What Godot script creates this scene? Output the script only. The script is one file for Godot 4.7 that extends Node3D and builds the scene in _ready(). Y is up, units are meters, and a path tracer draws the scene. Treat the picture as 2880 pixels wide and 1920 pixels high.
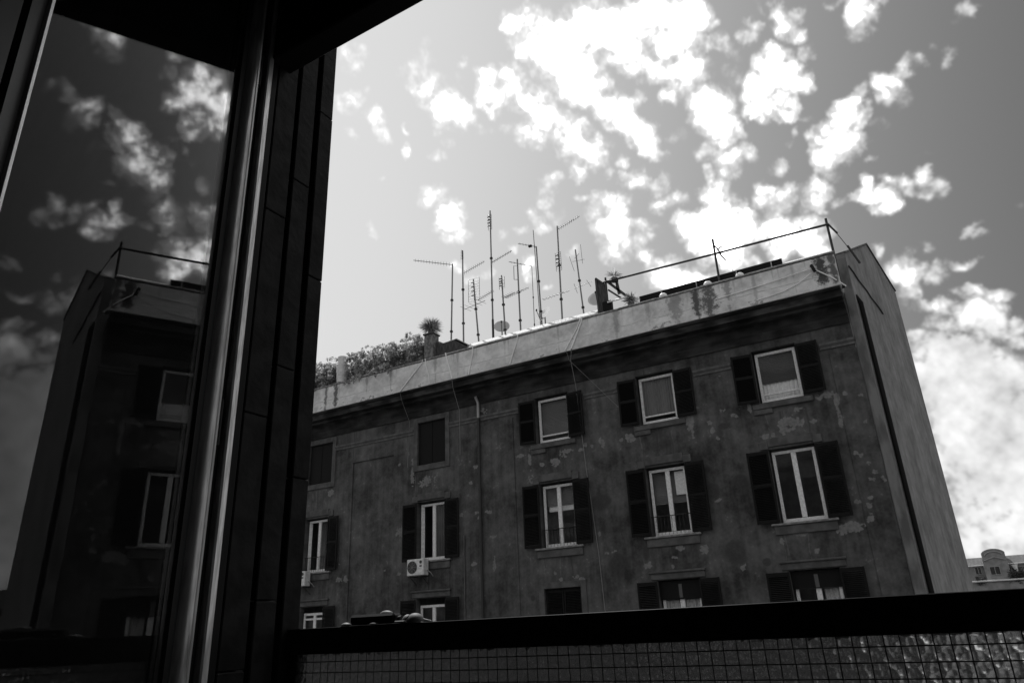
extends Node3D
# A backlit old apartment house across a street, seen through an open casement window. Black and white picture: every colour is a grey.
# Lengths in metres, y up. EYE is the height of the camera above the street; V() takes heights from the eye level.
const EYE := 9.0
const FACE := -21.0    # z of the plane of the far facade

func V(x: float, y: float, z: float) -> Vector3:
	return Vector3(x, y + EYE, z)

# ---------------------------------------------------------------- meshes
class Shape:
	var p := PackedVector3Array()
	var n := PackedVector3Array()
	var t := PackedVector2Array()
	var o := Vector3.ZERO
	func tri(a: Vector3, b: Vector3, c: Vector3, na: Vector3, nb: Vector3, nc: Vector3, ta := Vector2.ZERO, tb := Vector2.ZERO, tc := Vector2.ZERO) -> void:
		var f := (c - a).cross(b - a)
		if f.dot(na + nb + nc) < 0.0:
			p.append_array([a - o, c - o, b - o]); n.append_array([na, nc, nb]); t.append_array([ta, tc, tb])
		else:
			p.append_array([a - o, b - o, c - o]); n.append_array([na, nb, nc]); t.append_array([ta, tb, tc])
	func quad(a: Vector3, b: Vector3, c: Vector3, d: Vector3, nn: Vector3, ua := Vector2.ZERO, ub := Vector2.ZERO, uc := Vector2.ZERO, ud := Vector2.ZERO) -> void:
		tri(a, b, c, nn, nn, nn, ua, ub, uc); tri(a, c, d, nn, nn, nn, ua, uc, ud)
	# a box with chamfered edges; e.x .. e.z are its full sizes along the columns of b
	func box(c: Vector3, s: Vector3, bev := 0.0, b := Basis.IDENTITY) -> void:
		var h := s * 0.5
		var r: float = min(bev, min(h.x, min(h.y, h.z)) * 0.95)
		var ax := [b.x, b.y, b.z]
		for i in 3:
			var j := (i + 1) % 3
			var k := (i + 2) % 3
			for g in [-1.0, 1.0]:
				var nn: Vector3 = ax[i] * g
				var m: Vector3 = c + nn * h[i]
				var u: Vector3 = ax[j] * (h[j] - r)
				var v: Vector3 = ax[k] * (h[k] - r)
				quad(m + u + v, m - u + v, m - u - v, m + u - v, nn)
		if r <= 0.0:
			return
		for i in 3:
			var j := (i + 1) % 3
			var k := (i + 2) % 3
			for g in [-1.0, 1.0]:
				for q in [-1.0, 1.0]:
					var l: Vector3 = ax[i] * (h[i] - r)
					var e1: Vector3 = c + ax[j] * (g * h[j]) + ax[k] * (q * (h[k] - r))
					var e2: Vector3 = c + ax[j] * (g * (h[j] - r)) + ax[k] * (q * h[k])
					quad(e1 + l, e1 - l, e2 - l, e2 + l, (ax[j] * g + ax[k] * q).normalized())
		for g in [-1.0, 1.0]:
			for q in [-1.0, 1.0]:
				for w in [-1.0, 1.0]:
					var a1: Vector3 = c + ax[0] * (g * h.x) + ax[1] * (q * (h.y - r)) + ax[2] * (w * (h.z - r))
					var a2: Vector3 = c + ax[0] * (g * (h.x - r)) + ax[1] * (q * h.y) + ax[2] * (w * (h.z - r))
					var a3: Vector3 = c + ax[0] * (g * (h.x - r)) + ax[1] * (q * (h.y - r)) + ax[2] * (w * h.z)
					var nn: Vector3 = (ax[0] * g + ax[1] * q + ax[2] * w).normalized()
					tri(a1, a2, a3, nn, nn, nn)
	func span(lo: Vector3, hi: Vector3, bev := 0.0) -> void:
		box((lo + hi) * 0.5, (hi - lo).abs(), bev)
	# a round bar through the given points
	func tube(pts: Array, r0: float, sides := 8, r1 := -1.0, caps := true) -> void:
		var rings := []
		var norms := []
		var side := Vector3.ZERO
		for i in pts.size():
			var d: Vector3 = (pts[min(i + 1, pts.size() - 1)] - pts[max(i - 1, 0)]).normalized()
			if side == Vector3.ZERO:
				side = d.cross(Vector3.UP if absf(d.y) < 0.9 else Vector3.RIGHT).normalized()
			side = (side - d * side.dot(d)).normalized()
			var up := d.cross(side)
			var r := r0 if r1 < 0.0 else lerpf(r0, r1, float(i) / (pts.size() - 1))
			var ring := []
			var nr := []
			for k in sides:
				var a := TAU * k / sides
				var q := side * cos(a) + up * sin(a)
				ring.append(pts[i] + q * r); nr.append(q)
			rings.append(ring); norms.append(nr)
		for i in pts.size() - 1:
			for k in sides:
				var m := (k + 1) % sides
				tri(rings[i][k], rings[i][m], rings[i + 1][m], norms[i][k], norms[i][m], norms[i + 1][m])
				tri(rings[i][k], rings[i + 1][m], rings[i + 1][k], norms[i][k], norms[i + 1][m], norms[i + 1][k])
		if caps:
			for e in [0, pts.size() - 1]:
				var d: Vector3 = (pts[0] - pts[1]).normalized() if e == 0 else (pts[e] - pts[e - 1]).normalized()
				for k in range(1, sides - 1):
					tri(rings[e][0], rings[e][k], rings[e][k + 1], d, d, d)
	# a polygon of 2D points carried along a direction; place(Vector2) -> Vector3 gives its near face
	func prism(poly: PackedVector2Array, org: Vector3, ux: Vector3, uy: Vector3, along: Vector3, smooth := false) -> void:
		var idx := Geometry2D.triangulate_polygon(poly)
		var d := along.normalized()
		var at := func(q: Vector2) -> Vector3: return org + ux * q.x + uy * q.y
		for k in range(0, idx.size(), 3):
			var a: Vector3 = at.call(poly[idx[k]]); var b: Vector3 = at.call(poly[idx[k + 1]]); var c: Vector3 = at.call(poly[idx[k + 2]])
			tri(a, b, c, -d, -d, -d); tri(a + along, b + along, c + along, d, d, d)
		var turn := 1.0 if not Geometry2D.is_polygon_clockwise(poly) else -1.0
		var en := []
		for i in poly.size():
			var e := poly[(i + 1) % poly.size()] - poly[i]
			var m := Vector2(e.y, -e.x).normalized() * turn
			en.append((ux * m.x + uy * m.y).normalized())
		for i in poly.size():
			var j := (i + 1) % poly.size()
			var a: Vector3 = at.call(poly[i]); var b: Vector3 = at.call(poly[j])
			var na: Vector3 = en[i]
			var nb: Vector3 = en[i]
			if smooth:
				var before: Vector3 = en[(i - 1 + poly.size()) % poly.size()]
				var after: Vector3 = en[j]
				if before.dot(en[i]) > 0.6: na = (before + en[i]).normalized()
				if after.dot(en[i]) > 0.6: nb = (after + en[i]).normalized()
			tri(a, b, b + along, na, nb, nb); tri(a, b + along, a + along, na, nb, na)
	func ball(c: Vector3, r: Vector3, rows := 8, cols := 12, from := -1.0) -> void:
		var f := func(i: int, k: int) -> Vector3:
			var e := lerpf(from * PI / 2, PI / 2, float(i) / rows)
			var a := TAU * k / cols
			return Vector3(cos(e) * cos(a), sin(e), cos(e) * sin(a))
		for i in rows:
			for k in cols:
				var q := [f.call(i, k), f.call(i, k + 1), f.call(i + 1, k + 1), f.call(i + 1, k)]
				var v := []
				var m := []
				for d in q:
					v.append(c + d * r); m.append((d / r).normalized())
				tri(v[0], v[1], v[2], m[0], m[1], m[2])
				if i < rows - 1:
					tri(v[0], v[2], v[3], m[0], m[2], m[3])
	func mesh() -> ArrayMesh:
		var a := []
		a.resize(Mesh.ARRAY_MAX)
		a[Mesh.ARRAY_VERTEX] = p; a[Mesh.ARRAY_NORMAL] = n; a[Mesh.ARRAY_TEX_UV] = t
		var m := ArrayMesh.new()
		m.add_surface_from_arrays(Mesh.PRIMITIVE_TRIANGLES, a)
		return m

# a Shape whose points are given in world coordinates and stored relative to the thing it belongs to
func S(owner: Node3D = null) -> Shape:
	var s := Shape.new()
	if owner:
		s.o = where(owner)
	return s
func where(n: Node3D) -> Vector3:
	var v := n.position
	var q = n.get_parent()
	while q is Node3D and q != self:
		v += q.position
		q = q.get_parent()
	return v
func put(called: String, s: Shape, m: Material, parent: Node3D = self) -> MeshInstance3D:
	var i := MeshInstance3D.new()
	i.name = called
	i.mesh = s.mesh()
	i.mesh.surface_set_material(0, m)
	parent.add_child(i, true)
	return i
var counts := {}
func numbered(called: String) -> String:
	var k: int = counts.get(called, 0)
	counts[called] = k + 1
	return called if k == 0 else "%s_%03d" % [called, k]
func thing(called: String, at: Vector3, label: String, category: String, group := "") -> Node3D:
	var t := Node3D.new()
	t.name = numbered(called)
	t.position = at
	add_child(t)
	tag(t, label, category, group)
	return t
func tag(t: Node3D, label: String, category: String, group := "") -> void:
	t.set_meta("label", label); t.set_meta("category", category)
	if group != "":
		t.set_meta("group", group)
func structure(called: String, s: Shape, m: Material) -> MeshInstance3D:
	var i := put(called, s, m)
	i.set_meta("kind", "structure")
	return i

# ---------------------------------------------------------------- materials
func grey(v: float) -> Color:
	return Color(v, v, v).linear_to_srgb()
func mat(v: float, rough := 0.85, metal := 0.0) -> StandardMaterial3D:
	var m := StandardMaterial3D.new()
	m.albedo_color = grey(v); m.roughness = rough; m.metallic = metal
	return m
# an uneven matte surface: noise between two greys, triplanar, with a little relief
func rough_mat(lo: float, hi: float, freq: float, seed_: int, rough := 0.9, relief := 0.15, stretch := Vector3.ONE) -> StandardMaterial3D:
	var m := mat(1.0, rough)
	var f := FastNoiseLite.new()
	f.seed = seed_; f.frequency = 0.012; f.fractal_octaves = 5
	var g := Gradient.new()
	g.set_color(0, grey(lo)); g.set_color(1, grey(hi))
	g.offsets = PackedFloat32Array([0.28, 0.72])
	var tx := NoiseTexture2D.new()
	tx.width = 512; tx.height = 512; tx.seamless = true; tx.noise = f; tx.color_ramp = g
	m.albedo_texture = tx
	m.uv1_triplanar = true; m.uv1_world_triplanar = true
	m.uv1_scale = stretch * freq
	if relief > 0.0:
		var h := NoiseTexture2D.new()
		var f2 := FastNoiseLite.new()
		f2.seed = seed_ + 7; f2.frequency = 0.03; f2.fractal_octaves = 4
		h.width = 512; h.height = 512; h.seamless = true; h.noise = f2
		m.heightmap_enabled = true; m.heightmap_texture = h; m.heightmap_scale = relief
	return m
func glass(alpha := 0.06) -> StandardMaterial3D:
	var m := mat(0.02, 0.0)
	m.transparency = BaseMaterial3D.TRANSPARENCY_ALPHA
	m.albedo_color.a = alpha
	return m

# ---------------------------------------------------------------- sky: air brightening round the sun, and broken cloud
const SUN_AZ := -50.0
const SUN_EL := 57.0
# cloud lumps: azimuth (0 ahead, right positive), elevation, half length, half width (degrees), tilt, density
const CLOUDS := [
	-44.6,43.4,0.86,0.70,17,0.9, -44.8,42.4,0.55,0.50,36,0.5, -44.7,40.4,0.98,0.63,10,0.8, -43.3,40.8,0.55,0.42,12,0.5, -44.8,39.7,0.66,0.53,14,0.6, -42.2,39.2,0.86,0.55,-22,0.85,
	-41.7,38.1,0.87,0.56,-90,0.6, -44.1,37.8,0.55,0.38,9,0.5, -39.2,38.4,0.29,0.27,29,0.6, -39.5,36.8,0.56,0.40,89,0.8, -36.5,36.7,0.52,0.45,6,0.7, -36.1,38.4,0.57,0.55,19,0.6,
	-35.4,37.6,0.39,0.34,85,0.4, -37.4,44.0,0.92,0.66,-67,0.45, -38.3,42.9,1.22,0.94,7,0.6, -37.1,41.7,1.41,1.20,-22,1, -35.6,40.2,1.87,1.22,-31,1.2, -34.0,39.6,1.37,0.98,1,1.2,
	-33.8,43.3,0.50,0.31,1,0.5, -34.0,42.1,0.53,0.45,86,0.3, -36.8,33.7,0.94,0.91,29,0.9, -35.1,32.0,1.29,1.05,67,1.2, -34.6,30.9,0.94,0.70,1,1.1, -36.0,31.2,0.70,0.47,1,0.6,
	-42.0,30.7,0.68,0.29,-48,0.4, -41.7,34.8,0.40,0.22,5,0.3, -31.8,38.6,0.80,0.28,-1,0.45, -29.8,38.7,0.46,0.44,-1,0.4, -31.2,42.5,0.90,0.84,3,1.1, -29.4,42.6,0.67,0.53,-3,1,
	-31.0,41.1,1.18,1.02,86,1.1, -30.7,40.2,0.68,0.54,-1,1, -28.4,41.6,1.24,0.96,-4,1.1, -27.2,40.7,1.45,1.21,-40,1.2, -25.6,39.3,1.92,1.32,-41,1.3, -27.4,38.4,1.27,0.99,-5,1,
	-23.4,37.6,1.72,1.33,-42,1.3, -21.8,36.3,1.38,1.23,-13,1.2, -23.1,35.0,0.70,0.45,-7,1.1, -26.6,37.5,0.69,0.67,-12,0.8, -22.3,35.7,1.27,0.67,-7,1, -20.7,34.9,0.58,0.56,-36,0.6,
	-28.3,46.1,0.99,0.70,-4,1.1, -26.7,46.7,1.31,0.59,-5,1, -27.3,45.5,0.99,0.61,-4,0.6, -25.7,45.9,1.10,0.90,-7,1, -28.1,44.7,0.89,0.61,-4,0.6, -27.6,43.6,1.00,0.62,-4,1,
	-25.4,43.9,1.89,1.34,-6,1.3, -23.5,44.5,2.20,1.63,-9,1.5, -22.8,42.4,2.12,1.78,-30,1.5, -21.7,40.7,1.45,1.18,-45,1.4, -24.1,42.2,1.66,0.64,-43,1.3, -20.2,45.5,2.49,1.29,-10,1.4,
	-18.1,44.5,2.39,1.61,-13,1.3, -17.6,43.1,2.18,1.33,-13,1.1, -16.0,45.0,2.14,1.38,-15,1.2, -13.5,44.8,2.33,1.47,-17,1.4, -13.1,43.2,1.92,1.30,-18,1.3, -17.1,41.7,0.99,0.73,-15,1,
	-14.8,41.9,1.21,1.11,-38,1.2, -13.8,41.3,1.30,0.82,-16,1.2, -20.5,41.4,1.06,0.89,89,1, -19.7,39.4,1.70,1.18,-37,1.2, -18.2,39.4,1.34,0.96,-13,1.1, -18.7,38.4,1.82,1.08,-42,1.2,
	-17.4,37.4,1.59,1.08,-47,1.1, -16.4,36.4,1.25,0.97,-48,1, -15.6,35.4,0.68,0.65,-48,0.9, -19.1,40.0,0.89,0.64,-12,1, -16.9,39.7,0.67,0.63,-37,0.9, -14.0,39.3,0.75,0.65,-86,1,
	-12.7,39.8,1.20,1.03,-27,0.9, -11.8,40.5,0.83,0.64,87,1, -25.6,34.6,0.82,0.57,-6,0.8, -25.8,33.8,0.82,0.69,-6,0.8, -26.4,33.0,0.71,0.69,-18,0.8, -25.8,32.4,0.70,0.47,86,0.5,
	-19.0,35.4,0.51,0.45,-16,0.6, -19.0,34.3,0.57,0.45,-12,0.7, -17.7,33.5,0.91,0.68,-12,0.9, -16.1,33.0,0.68,0.45,-12,0.5, -15.2,33.2,0.46,0.44,-54,0.5, -23.0,33.0,0.58,0.34,-7,0.7,
	-20.6,32.4,1.51,0.92,-8,1, -19.9,31.5,1.04,0.69,-9,1, -20.4,30.6,1.63,0.93,-8,1.2, -17.5,30.3,0.92,0.69,-11,0.8, -15.9,31.8,0.79,0.45,-11,0.7, -14.6,31.8,0.79,0.45,-12,0.7,
	-14.4,30.3,0.68,0.57,-16,0.8, -14.1,29.3,0.69,0.67,-67,0.9, -27.6,31.8,0.70,0.47,87,0.5, -26.8,31.2,0.71,0.58,-5,0.7, -28.9,30.8,0.59,0.29,-3,0.5, -30.7,30.6,0.59,0.35,-2,0.6,
	-25.1,31.8,0.70,0.47,86,0.3, -13.8,36.4,0.66,0.43,-15,0.3, -10.9,44.3,1.58,1.26,-26,1.4, -11.3,42.8,1.48,0.80,-17,1.1, -8.8,43.4,0.62,0.48,-27,0.9, -11.7,40.9,1.50,1.12,-21,1.4,
	-13.1,40.5,0.87,0.72,-24,1.1, -10.5,38.0,1.61,1.25,-22,1.4, -10.1,36.7,1.41,1.26,-34,1.3, -10.0,35.7,1.18,0.85,-19,1.2, -11.6,37.4,0.98,0.84,-27,1, -8.2,35.7,0.64,0.52,89,0.6,
	-7.8,41.3,0.97,0.48,-50,0.45, -8.3,40.1,1.08,0.59,-45,0.4, -8.2,39.1,0.84,0.72,-84,0.35, -8.5,42.0,0.64,0.57,-49,0.5, -11.4,34.8,0.77,0.65,-90,0.7, -9.5,34.0,1.08,0.86,-22,1,
	-8.1,34.2,0.75,0.53,84,0.7, -11.4,33.1,0.66,0.54,88,0.9, -9.7,32.9,0.86,0.65,-19,0.7, -11.2,31.6,1.20,0.89,-16,1.2, -10.8,30.6,0.99,0.89,-26,1.2, -12.3,29.5,1.88,1.02,-12,1.4,
	-10.4,29.1,1.74,1.01,-14,1.4, -9.0,29.7,0.65,0.55,-22,0.9, -14.4,30.3,0.58,0.55,-63,0.8, -14.7,32.0,0.56,0.45,-15,0.6, -9.2,30.5,0.54,0.33,-15,0.5, -2.9,42.4,0.96,0.58,82,1.1,
	-2.7,41.6,0.94,0.81,-58,1.1, -1.7,41.9,0.59,0.47,-86,0.8, -1.9,41.0,0.62,0.54,-60,0.8, -1.7,39.5,0.63,0.54,-63,0.7, -0.9,38.9,0.29,0.19,-28,0.3, -5.3,42.5,0.71,0.48,-26,0.8,
	-6.0,41.8,0.62,0.48,-31,0.8, -4.1,43.3,0.41,0.18,-64,0.3, -3.9,40.0,0.91,0.68,-30,1.1, -5.1,39.5,1.04,0.88,-39,1.2, -3.8,38.6,1.51,0.99,-25,1.3, -2.7,37.8,1.01,0.79,-32,1.1,
	-5.8,38.1,1.35,1.10,-31,1.3, -6.6,37.1,1.04,0.82,-27,1.1, -4.8,37.0,1.23,0.91,-26,1.1, -5.8,36.2,0.93,0.52,-20,0.9, -4.3,36.0,0.65,0.58,-65,0.9, -2.8,35.3,0.60,0.26,-20,0.4,
	-3.8,34.4,0.52,0.20,79,0.4, -4.6,33.5,0.26,0.21,-28,0.3, 3.4,40.8,1.04,0.79,-43,1, 3.0,40.1,0.94,0.72,-41,1, 2.7,39.3,0.65,0.37,-29,0.6, 1.8,41.7,0.56,0.23,-27,0.5,
	5.2,40.4,0.37,0.30,-51,0.5, 10.3,37.7,0.68,0.50,-47,0.75, 9.6,37.5,0.50,0.26,-34,0.35, 11.4,37.7,0.41,0.17,-34,0.2, 3.7,35.4,1.00,0.79,-87,1, 4.4,35.6,0.76,0.63,-53,0.9,
	5.4,35.9,0.65,0.54,-52,0.8, 6.1,36.3,0.63,0.45,-38,0.6, 4.6,34.4,0.71,0.51,-73,0.35, 2.8,34.9,0.41,0.35,-75,0.7, 8.6,35.9,0.47,0.32,85,0.55, 8.1,35.3,0.50,0.46,71,0.4,
	7.7,36.5,0.32,0.26,-55,0.25, 1.9,35.7,0.44,0.41,31,0.6, 1.2,35.3,0.42,0.36,-73,0.6, 0.4,34.6,0.92,0.84,32,1.1, -0.7,34.0,1.08,0.80,-29,1.2, 0.9,34.0,0.91,0.65,84,0.8,
	-1.5,33.2,1.09,0.82,-27,1.3, -0.3,32.6,1.17,0.91,-30,1.2, -2.0,32.3,1.00,0.82,-31,1.1, -1.0,31.8,1.08,0.62,-22,0.9, -2.1,31.2,0.89,0.42,-19,0.55, 1.7,34.4,0.60,0.28,78,0.6,
	2.3,33.3,0.56,0.39,-29,0.3, 1.4,31.2,0.46,0.21,20,0.5, -5.8,32.6,0.53,0.47,-39,0.8, -6.7,31.2,0.94,0.65,-19,1, -7.1,30.4,0.96,0.86,-33,1, -5.9,30.4,0.87,0.72,88,1,
	-6.6,29.5,0.94,0.55,-16,0.9, -5.3,31.0,0.44,0.40,-74,0.7, -3.0,30.4,0.90,0.63,-22,1, -3.6,29.7,0.92,0.84,-41,1, -2.4,30.1,0.64,0.49,85,0.9, -4.8,30.1,0.55,0.50,-77,0.5,
	-3.7,28.9,0.91,0.43,-17,0.8, -4.3,29.5,0.65,0.51,85,0.6, -1.8,29.1,0.49,0.32,-20,0.4, 0.8,29.4,0.63,0.47,84,1, 0.7,28.6,1.05,0.82,-27,1.2, 1.1,27.8,0.85,0.62,-24,1.1,
	0.6,27.4,0.57,0.31,-20,0.9, -0.8,29.0,0.58,0.37,-21,0.7, 2.7,28.9,0.74,0.60,-32,0.95, 3.0,28.0,0.73,0.41,-22,0.6, 4.2,29.0,0.72,0.61,-85,1.1, 4.5,27.9,0.84,0.76,-64,0.7,
	5.2,27.9,0.60,0.35,78,0.5, 3.8,27.6,0.54,0.30,-23,0.5, 2.0,29.7,0.38,0.30,-31,0.25, -7.1,28.2,1.16,0.88,-18,1.1, -6.1,28.5,0.94,0.55,-16,0.9, -4.6,27.9,1.23,0.76,-17,1.1,
	-3.5,27.6,0.61,0.54,-29,0.8, 6.7,24.8,0.34,0.29,-35,0.5, 5.9,24.4,0.43,0.30,-24,0.6, 6.8,23.9,0.43,0.39,-45,0.4, 5.0,30.4,0.53,0.15,-23,0.15, 9.3,25.3,0.40,0.19,-24,0.2,
	1.4,22.8,1.26,0.97,80,1, 1.5,21.4,0.94,0.69,79,0.7, 0.8,21.3,0.79,0.56,79,0.8, 3.2,22.4,0.80,0.62,-21,0.6, 3.5,24.0,0.47,0.38,-25,0.5, 2.8,20.1,0.94,0.54,-16,0.8,
	4.8,22.6,0.78,0.38,-19,0.7, 5.6,22.5,0.64,0.30,-19,0.5, 6.2,24.4,0.47,0.43,-64,0.6, 6.7,24.7,0.38,0.29,-28,0.5, 6.6,24.0,0.44,0.30,-23,0.4, 5.7,20.2,1.52,0.45,-17,0.7,
	6.8,20.0,0.49,0.44,-27,0.5, 5.2,18.9,1.40,1.06,-17,1.1, 5.7,17.8,1.12,0.75,-16,0.9, 2.9,18.8,1.06,0.62,-15,0.8, 1.2,18.6,0.55,0.47,-15,0.8, 3.5,16.8,2.21,1.07,-14,1.2,
	2.2,17.4,1.60,0.93,-13,1.1, 7.3,17.7,0.72,0.59,-18,0.8, 6.8,16.6,0.72,0.59,-15,0.7, 2.9,14.7,4.15,2.29,-11,1.3, 3.7,12.3,4.03,2.39,-9,1.3, 3.7,10.0,3.97,2.35,-7,1.2,
	3.8,7.8,4.15,2.15,-6,1.1, -20.8,32.1,1.39,1.03,-9,1, -20.8,30.5,1.52,1.28,-10,1.2, -20.3,29.5,1.28,1.05,-10,1, -20.3,28.3,1.05,0.70,-8,0.7, -17.6,30.6,0.92,0.57,-10,0.7,
	-17.8,29.2,0.81,0.58,-10,0.7, -17.8,28.2,1.05,0.69,-44,0.9, -16.4,27.2,1.26,0.58,-9,0.9, -15.6,27.1,0.68,0.58,-13,0.8, -17.8,33.9,1.14,0.79,-11,0.8, -19.0,34.2,0.57,0.45,-12,0.6,
	-15.4,31.7,1.24,0.68,-11,0.7, -11.7,28.7,2.53,1.58,-13,1.5, -12.6,29.8,1.33,0.90,-13,1.3, -10.2,28.9,1.52,1.12,-16,1.4, -11.5,27.0,1.76,1.02,-12,1.4, -12.6,27.9,1.67,0.91,-12,1.3,
	-15.5,25.9,2.05,1.05,-9,1.4, -14.3,25.6,1.69,0.69,-10,1.3, -10.3,26.4,0.68,0.65,-81,0.9, -9.3,26.0,0.65,0.56,-18,0.7, -7.1,28.1,1.37,1.10,-19,1.1, -6.0,27.3,1.87,1.10,-16,1.3,
	-4.3,27.1,1.33,1.19,-29,1.2, -4.5,26.1,1.22,0.65,-16,1.2, -6.6,26.3,1.25,0.66,-14,1, 0.1,24.7,0.64,0.47,81,0.7, -34.7,28.3,0.82,0.52,0,0.9, -33.4,27.4,0.68,0.37,-1,0.7,
	-31.7,27.7,0.60,0.45,-1,0.8, -30.7,30.4,0.45,0.44,3,1, -29.6,29.5,0.30,0.26,-3,0.9, -28.0,28.0,0.97,0.56,87,1, -26.9,31.3,0.48,0.41,88,0.8, -27.8,32.0,0.44,0.22,87,0.7,
	-28.9,30.8,0.45,0.26,-3,0.8, -26.7,26.4,0.38,0.26,-4,0.7, -24.0,29.0,0.44,0.37,87,0.7, -29.6,29.5,0.34,0.30,-3,0.9,
]
func make_sky() -> ImageTexture:
	var w := 3072
	var h := 1536
	var k := w / 360.0
	var rows := h / 2 + 24
	var dens := PackedFloat32Array()
	dens.resize(w * rows)
	for i in range(0, CLOUDS.size(), 6):
		var az: float = CLOUDS[i]
		var el: float = CLOUDS[i + 1]
		var a: float = CLOUDS[i + 2] * 1.3
		var b: float = CLOUDS[i + 3] * 1.3
		var th := deg_to_rad(CLOUDS[i + 4])
		var s: float = CLOUDS[i + 5]
		var ce := cos(deg_to_rad(el))
		var rr := maxf(a, b)
		var cx := az * k
		var cy := (90.0 - el) * k
		var ct := cos(th) / (k * a)
		var st := sin(th) / (k * a)
		var ct2 := cos(th) / (k * b)
		var st2 := sin(th) / (k * b)
		for y in range(maxi(0, int(cy - rr * k)), mini(rows - 1, int(cy + rr * k) + 1)):
			var dy := cy - y
			for x in range(int(cx - rr * k / ce), int(cx + rr * k / ce) + 1):
				var dx := (x - cx) * ce
				var u := dx * ct + dy * st
				var v := dy * ct2 - dx * st2
				var q := 1.0 - u * u - v * v
				if q > 0.0:
					var j := y * w + posmod(x, w)
					dens[j] = maxf(dens[j], s * q) + 0.16 * s * q
	var fine := FastNoiseLite.new()
	fine.seed = 4; fine.frequency = 1.0; fine.fractal_octaves = 5; fine.fractal_gain = 0.55
	var big := FastNoiseLite.new()
	big.seed = 11; big.frequency = 1.0; big.fractal_octaves = 4
	var px := PackedFloat32Array()
	px.resize(w * h * 3)
	var low := 0.22
	for y in h:
		var el := 90.0 - (y + 0.5) / k
		var row := y * w * 3
		if y >= rows or el < -1.0:
			for x in w * 3:
				px[row + x] = low
			continue
		var e := deg_to_rad(el)
		var ce := cos(e)
		var se := sin(e)
		var sq := sqrt(maxf(ce, 0.0))
		var dv: float = pow(0.15 * (el - 55.0), 2.0)
		var haze := 0.30 * exp(-maxf(el, 0.0) / 5.0)
		for x in w:
			var az := wrapf((x + 0.5) / k, -180.0, 180.0)
			var r := deg_to_rad(az)
			var dx := ce * sin(r)
			var dz := -ce * cos(r)
			var da: float = absf(wrapf(az - SUN_AZ - 0.0, -180.0, 180.0)) * sq
			var base := 0.080 + 0.66 * exp(-(da * da * 0.93 + dv) / 1600.0) + haze
			var shown := smoothstep(-54.0, -47.0, az) * (1.0 - smoothstep(12.0, 19.0, az)) * (1.0 - smoothstep(47.0, 54.0, el))
			var d := 0.0
			if shown > 0.0:
				# ragged outlines: the lumps are looked up through a curl of noise
				var wx := fine.get_noise_3d(dx * 22.0, se * 22.0 + 3.0, dz * 22.0) * 7.0
				var wy := fine.get_noise_3d(dx * 22.0 + 8.0, se * 22.0, dz * 22.0) * 7.0
				d = dens[clampi(int(y + wy), 0, rows - 1) * w + posmod(int(x + wx / maxf(ce, 0.3)), w)]
			if shown < 1.0:
				# elsewhere noise on a flat cloud layer, its unseen cover raised to add light
				var sc := 1.0 / maxf(se + 0.16, 0.1)
				var g := big.get_noise_3d(dx * sc * 3.2, 3.0, dz * sc * 3.2) * 1.5 + big.get_noise_3d(dx * sc * 0.9, 9.0, dz * sc * 0.9) * 0.9 + 0.34
				d = lerpf(clampf(g * 1.3, 0.0, 1.4), d, shown)
			# a bank of cloud low down on the right
			d = maxf(d, 0.95 * (1.0 - smoothstep(5.0, 15.0, el)) * smoothstep(-9.0, 3.0, az) * (1.0 - smoothstep(60.0, 90.0, az)))
			var c := 0.0
			if d > 0.01:
				var f := fine.get_noise_3d(dx * 14.0, se * 14.0, dz * 14.0)
				var f2 := fine.get_noise_3d(dx * 46.0 + 5.0, se * 46.0, dz * 46.0)
				var f3 := fine.get_noise_3d(dx * 120.0, se * 120.0 + 7.0, dz * 120.0)
				var m := d + (f * 0.62 + f2 * 0.55 + f3 * 0.22) * minf(1.0, d * 1.8)
				c = smoothstep(0.04, 1.0, m)
				if c > 0.0:
					var core := smoothstep(0.88, 1.9, m)
					var bright := 0.68 + 0.26 * base + 0.22 * f2 + 0.16 * f3 + (4.0 + f2 * 1.8) * core
					var lowest := 1.0 - smoothstep(17.0, 24.0, el)
					if lowest > 0.0:
						bright = lerpf(bright, minf(bright, 0.80 + f * 0.34 + f2 * 0.22), lowest)
					base = lerpf(base, bright, c)
			var at := row + x * 3
			px[at] = base; px[at + 1] = base; px[at + 2] = base
	var im := Image.create_from_data(w, h, false, Image.FORMAT_RGBF, px.to_byte_array())
	return ImageTexture.create_from_image(im)

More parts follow.
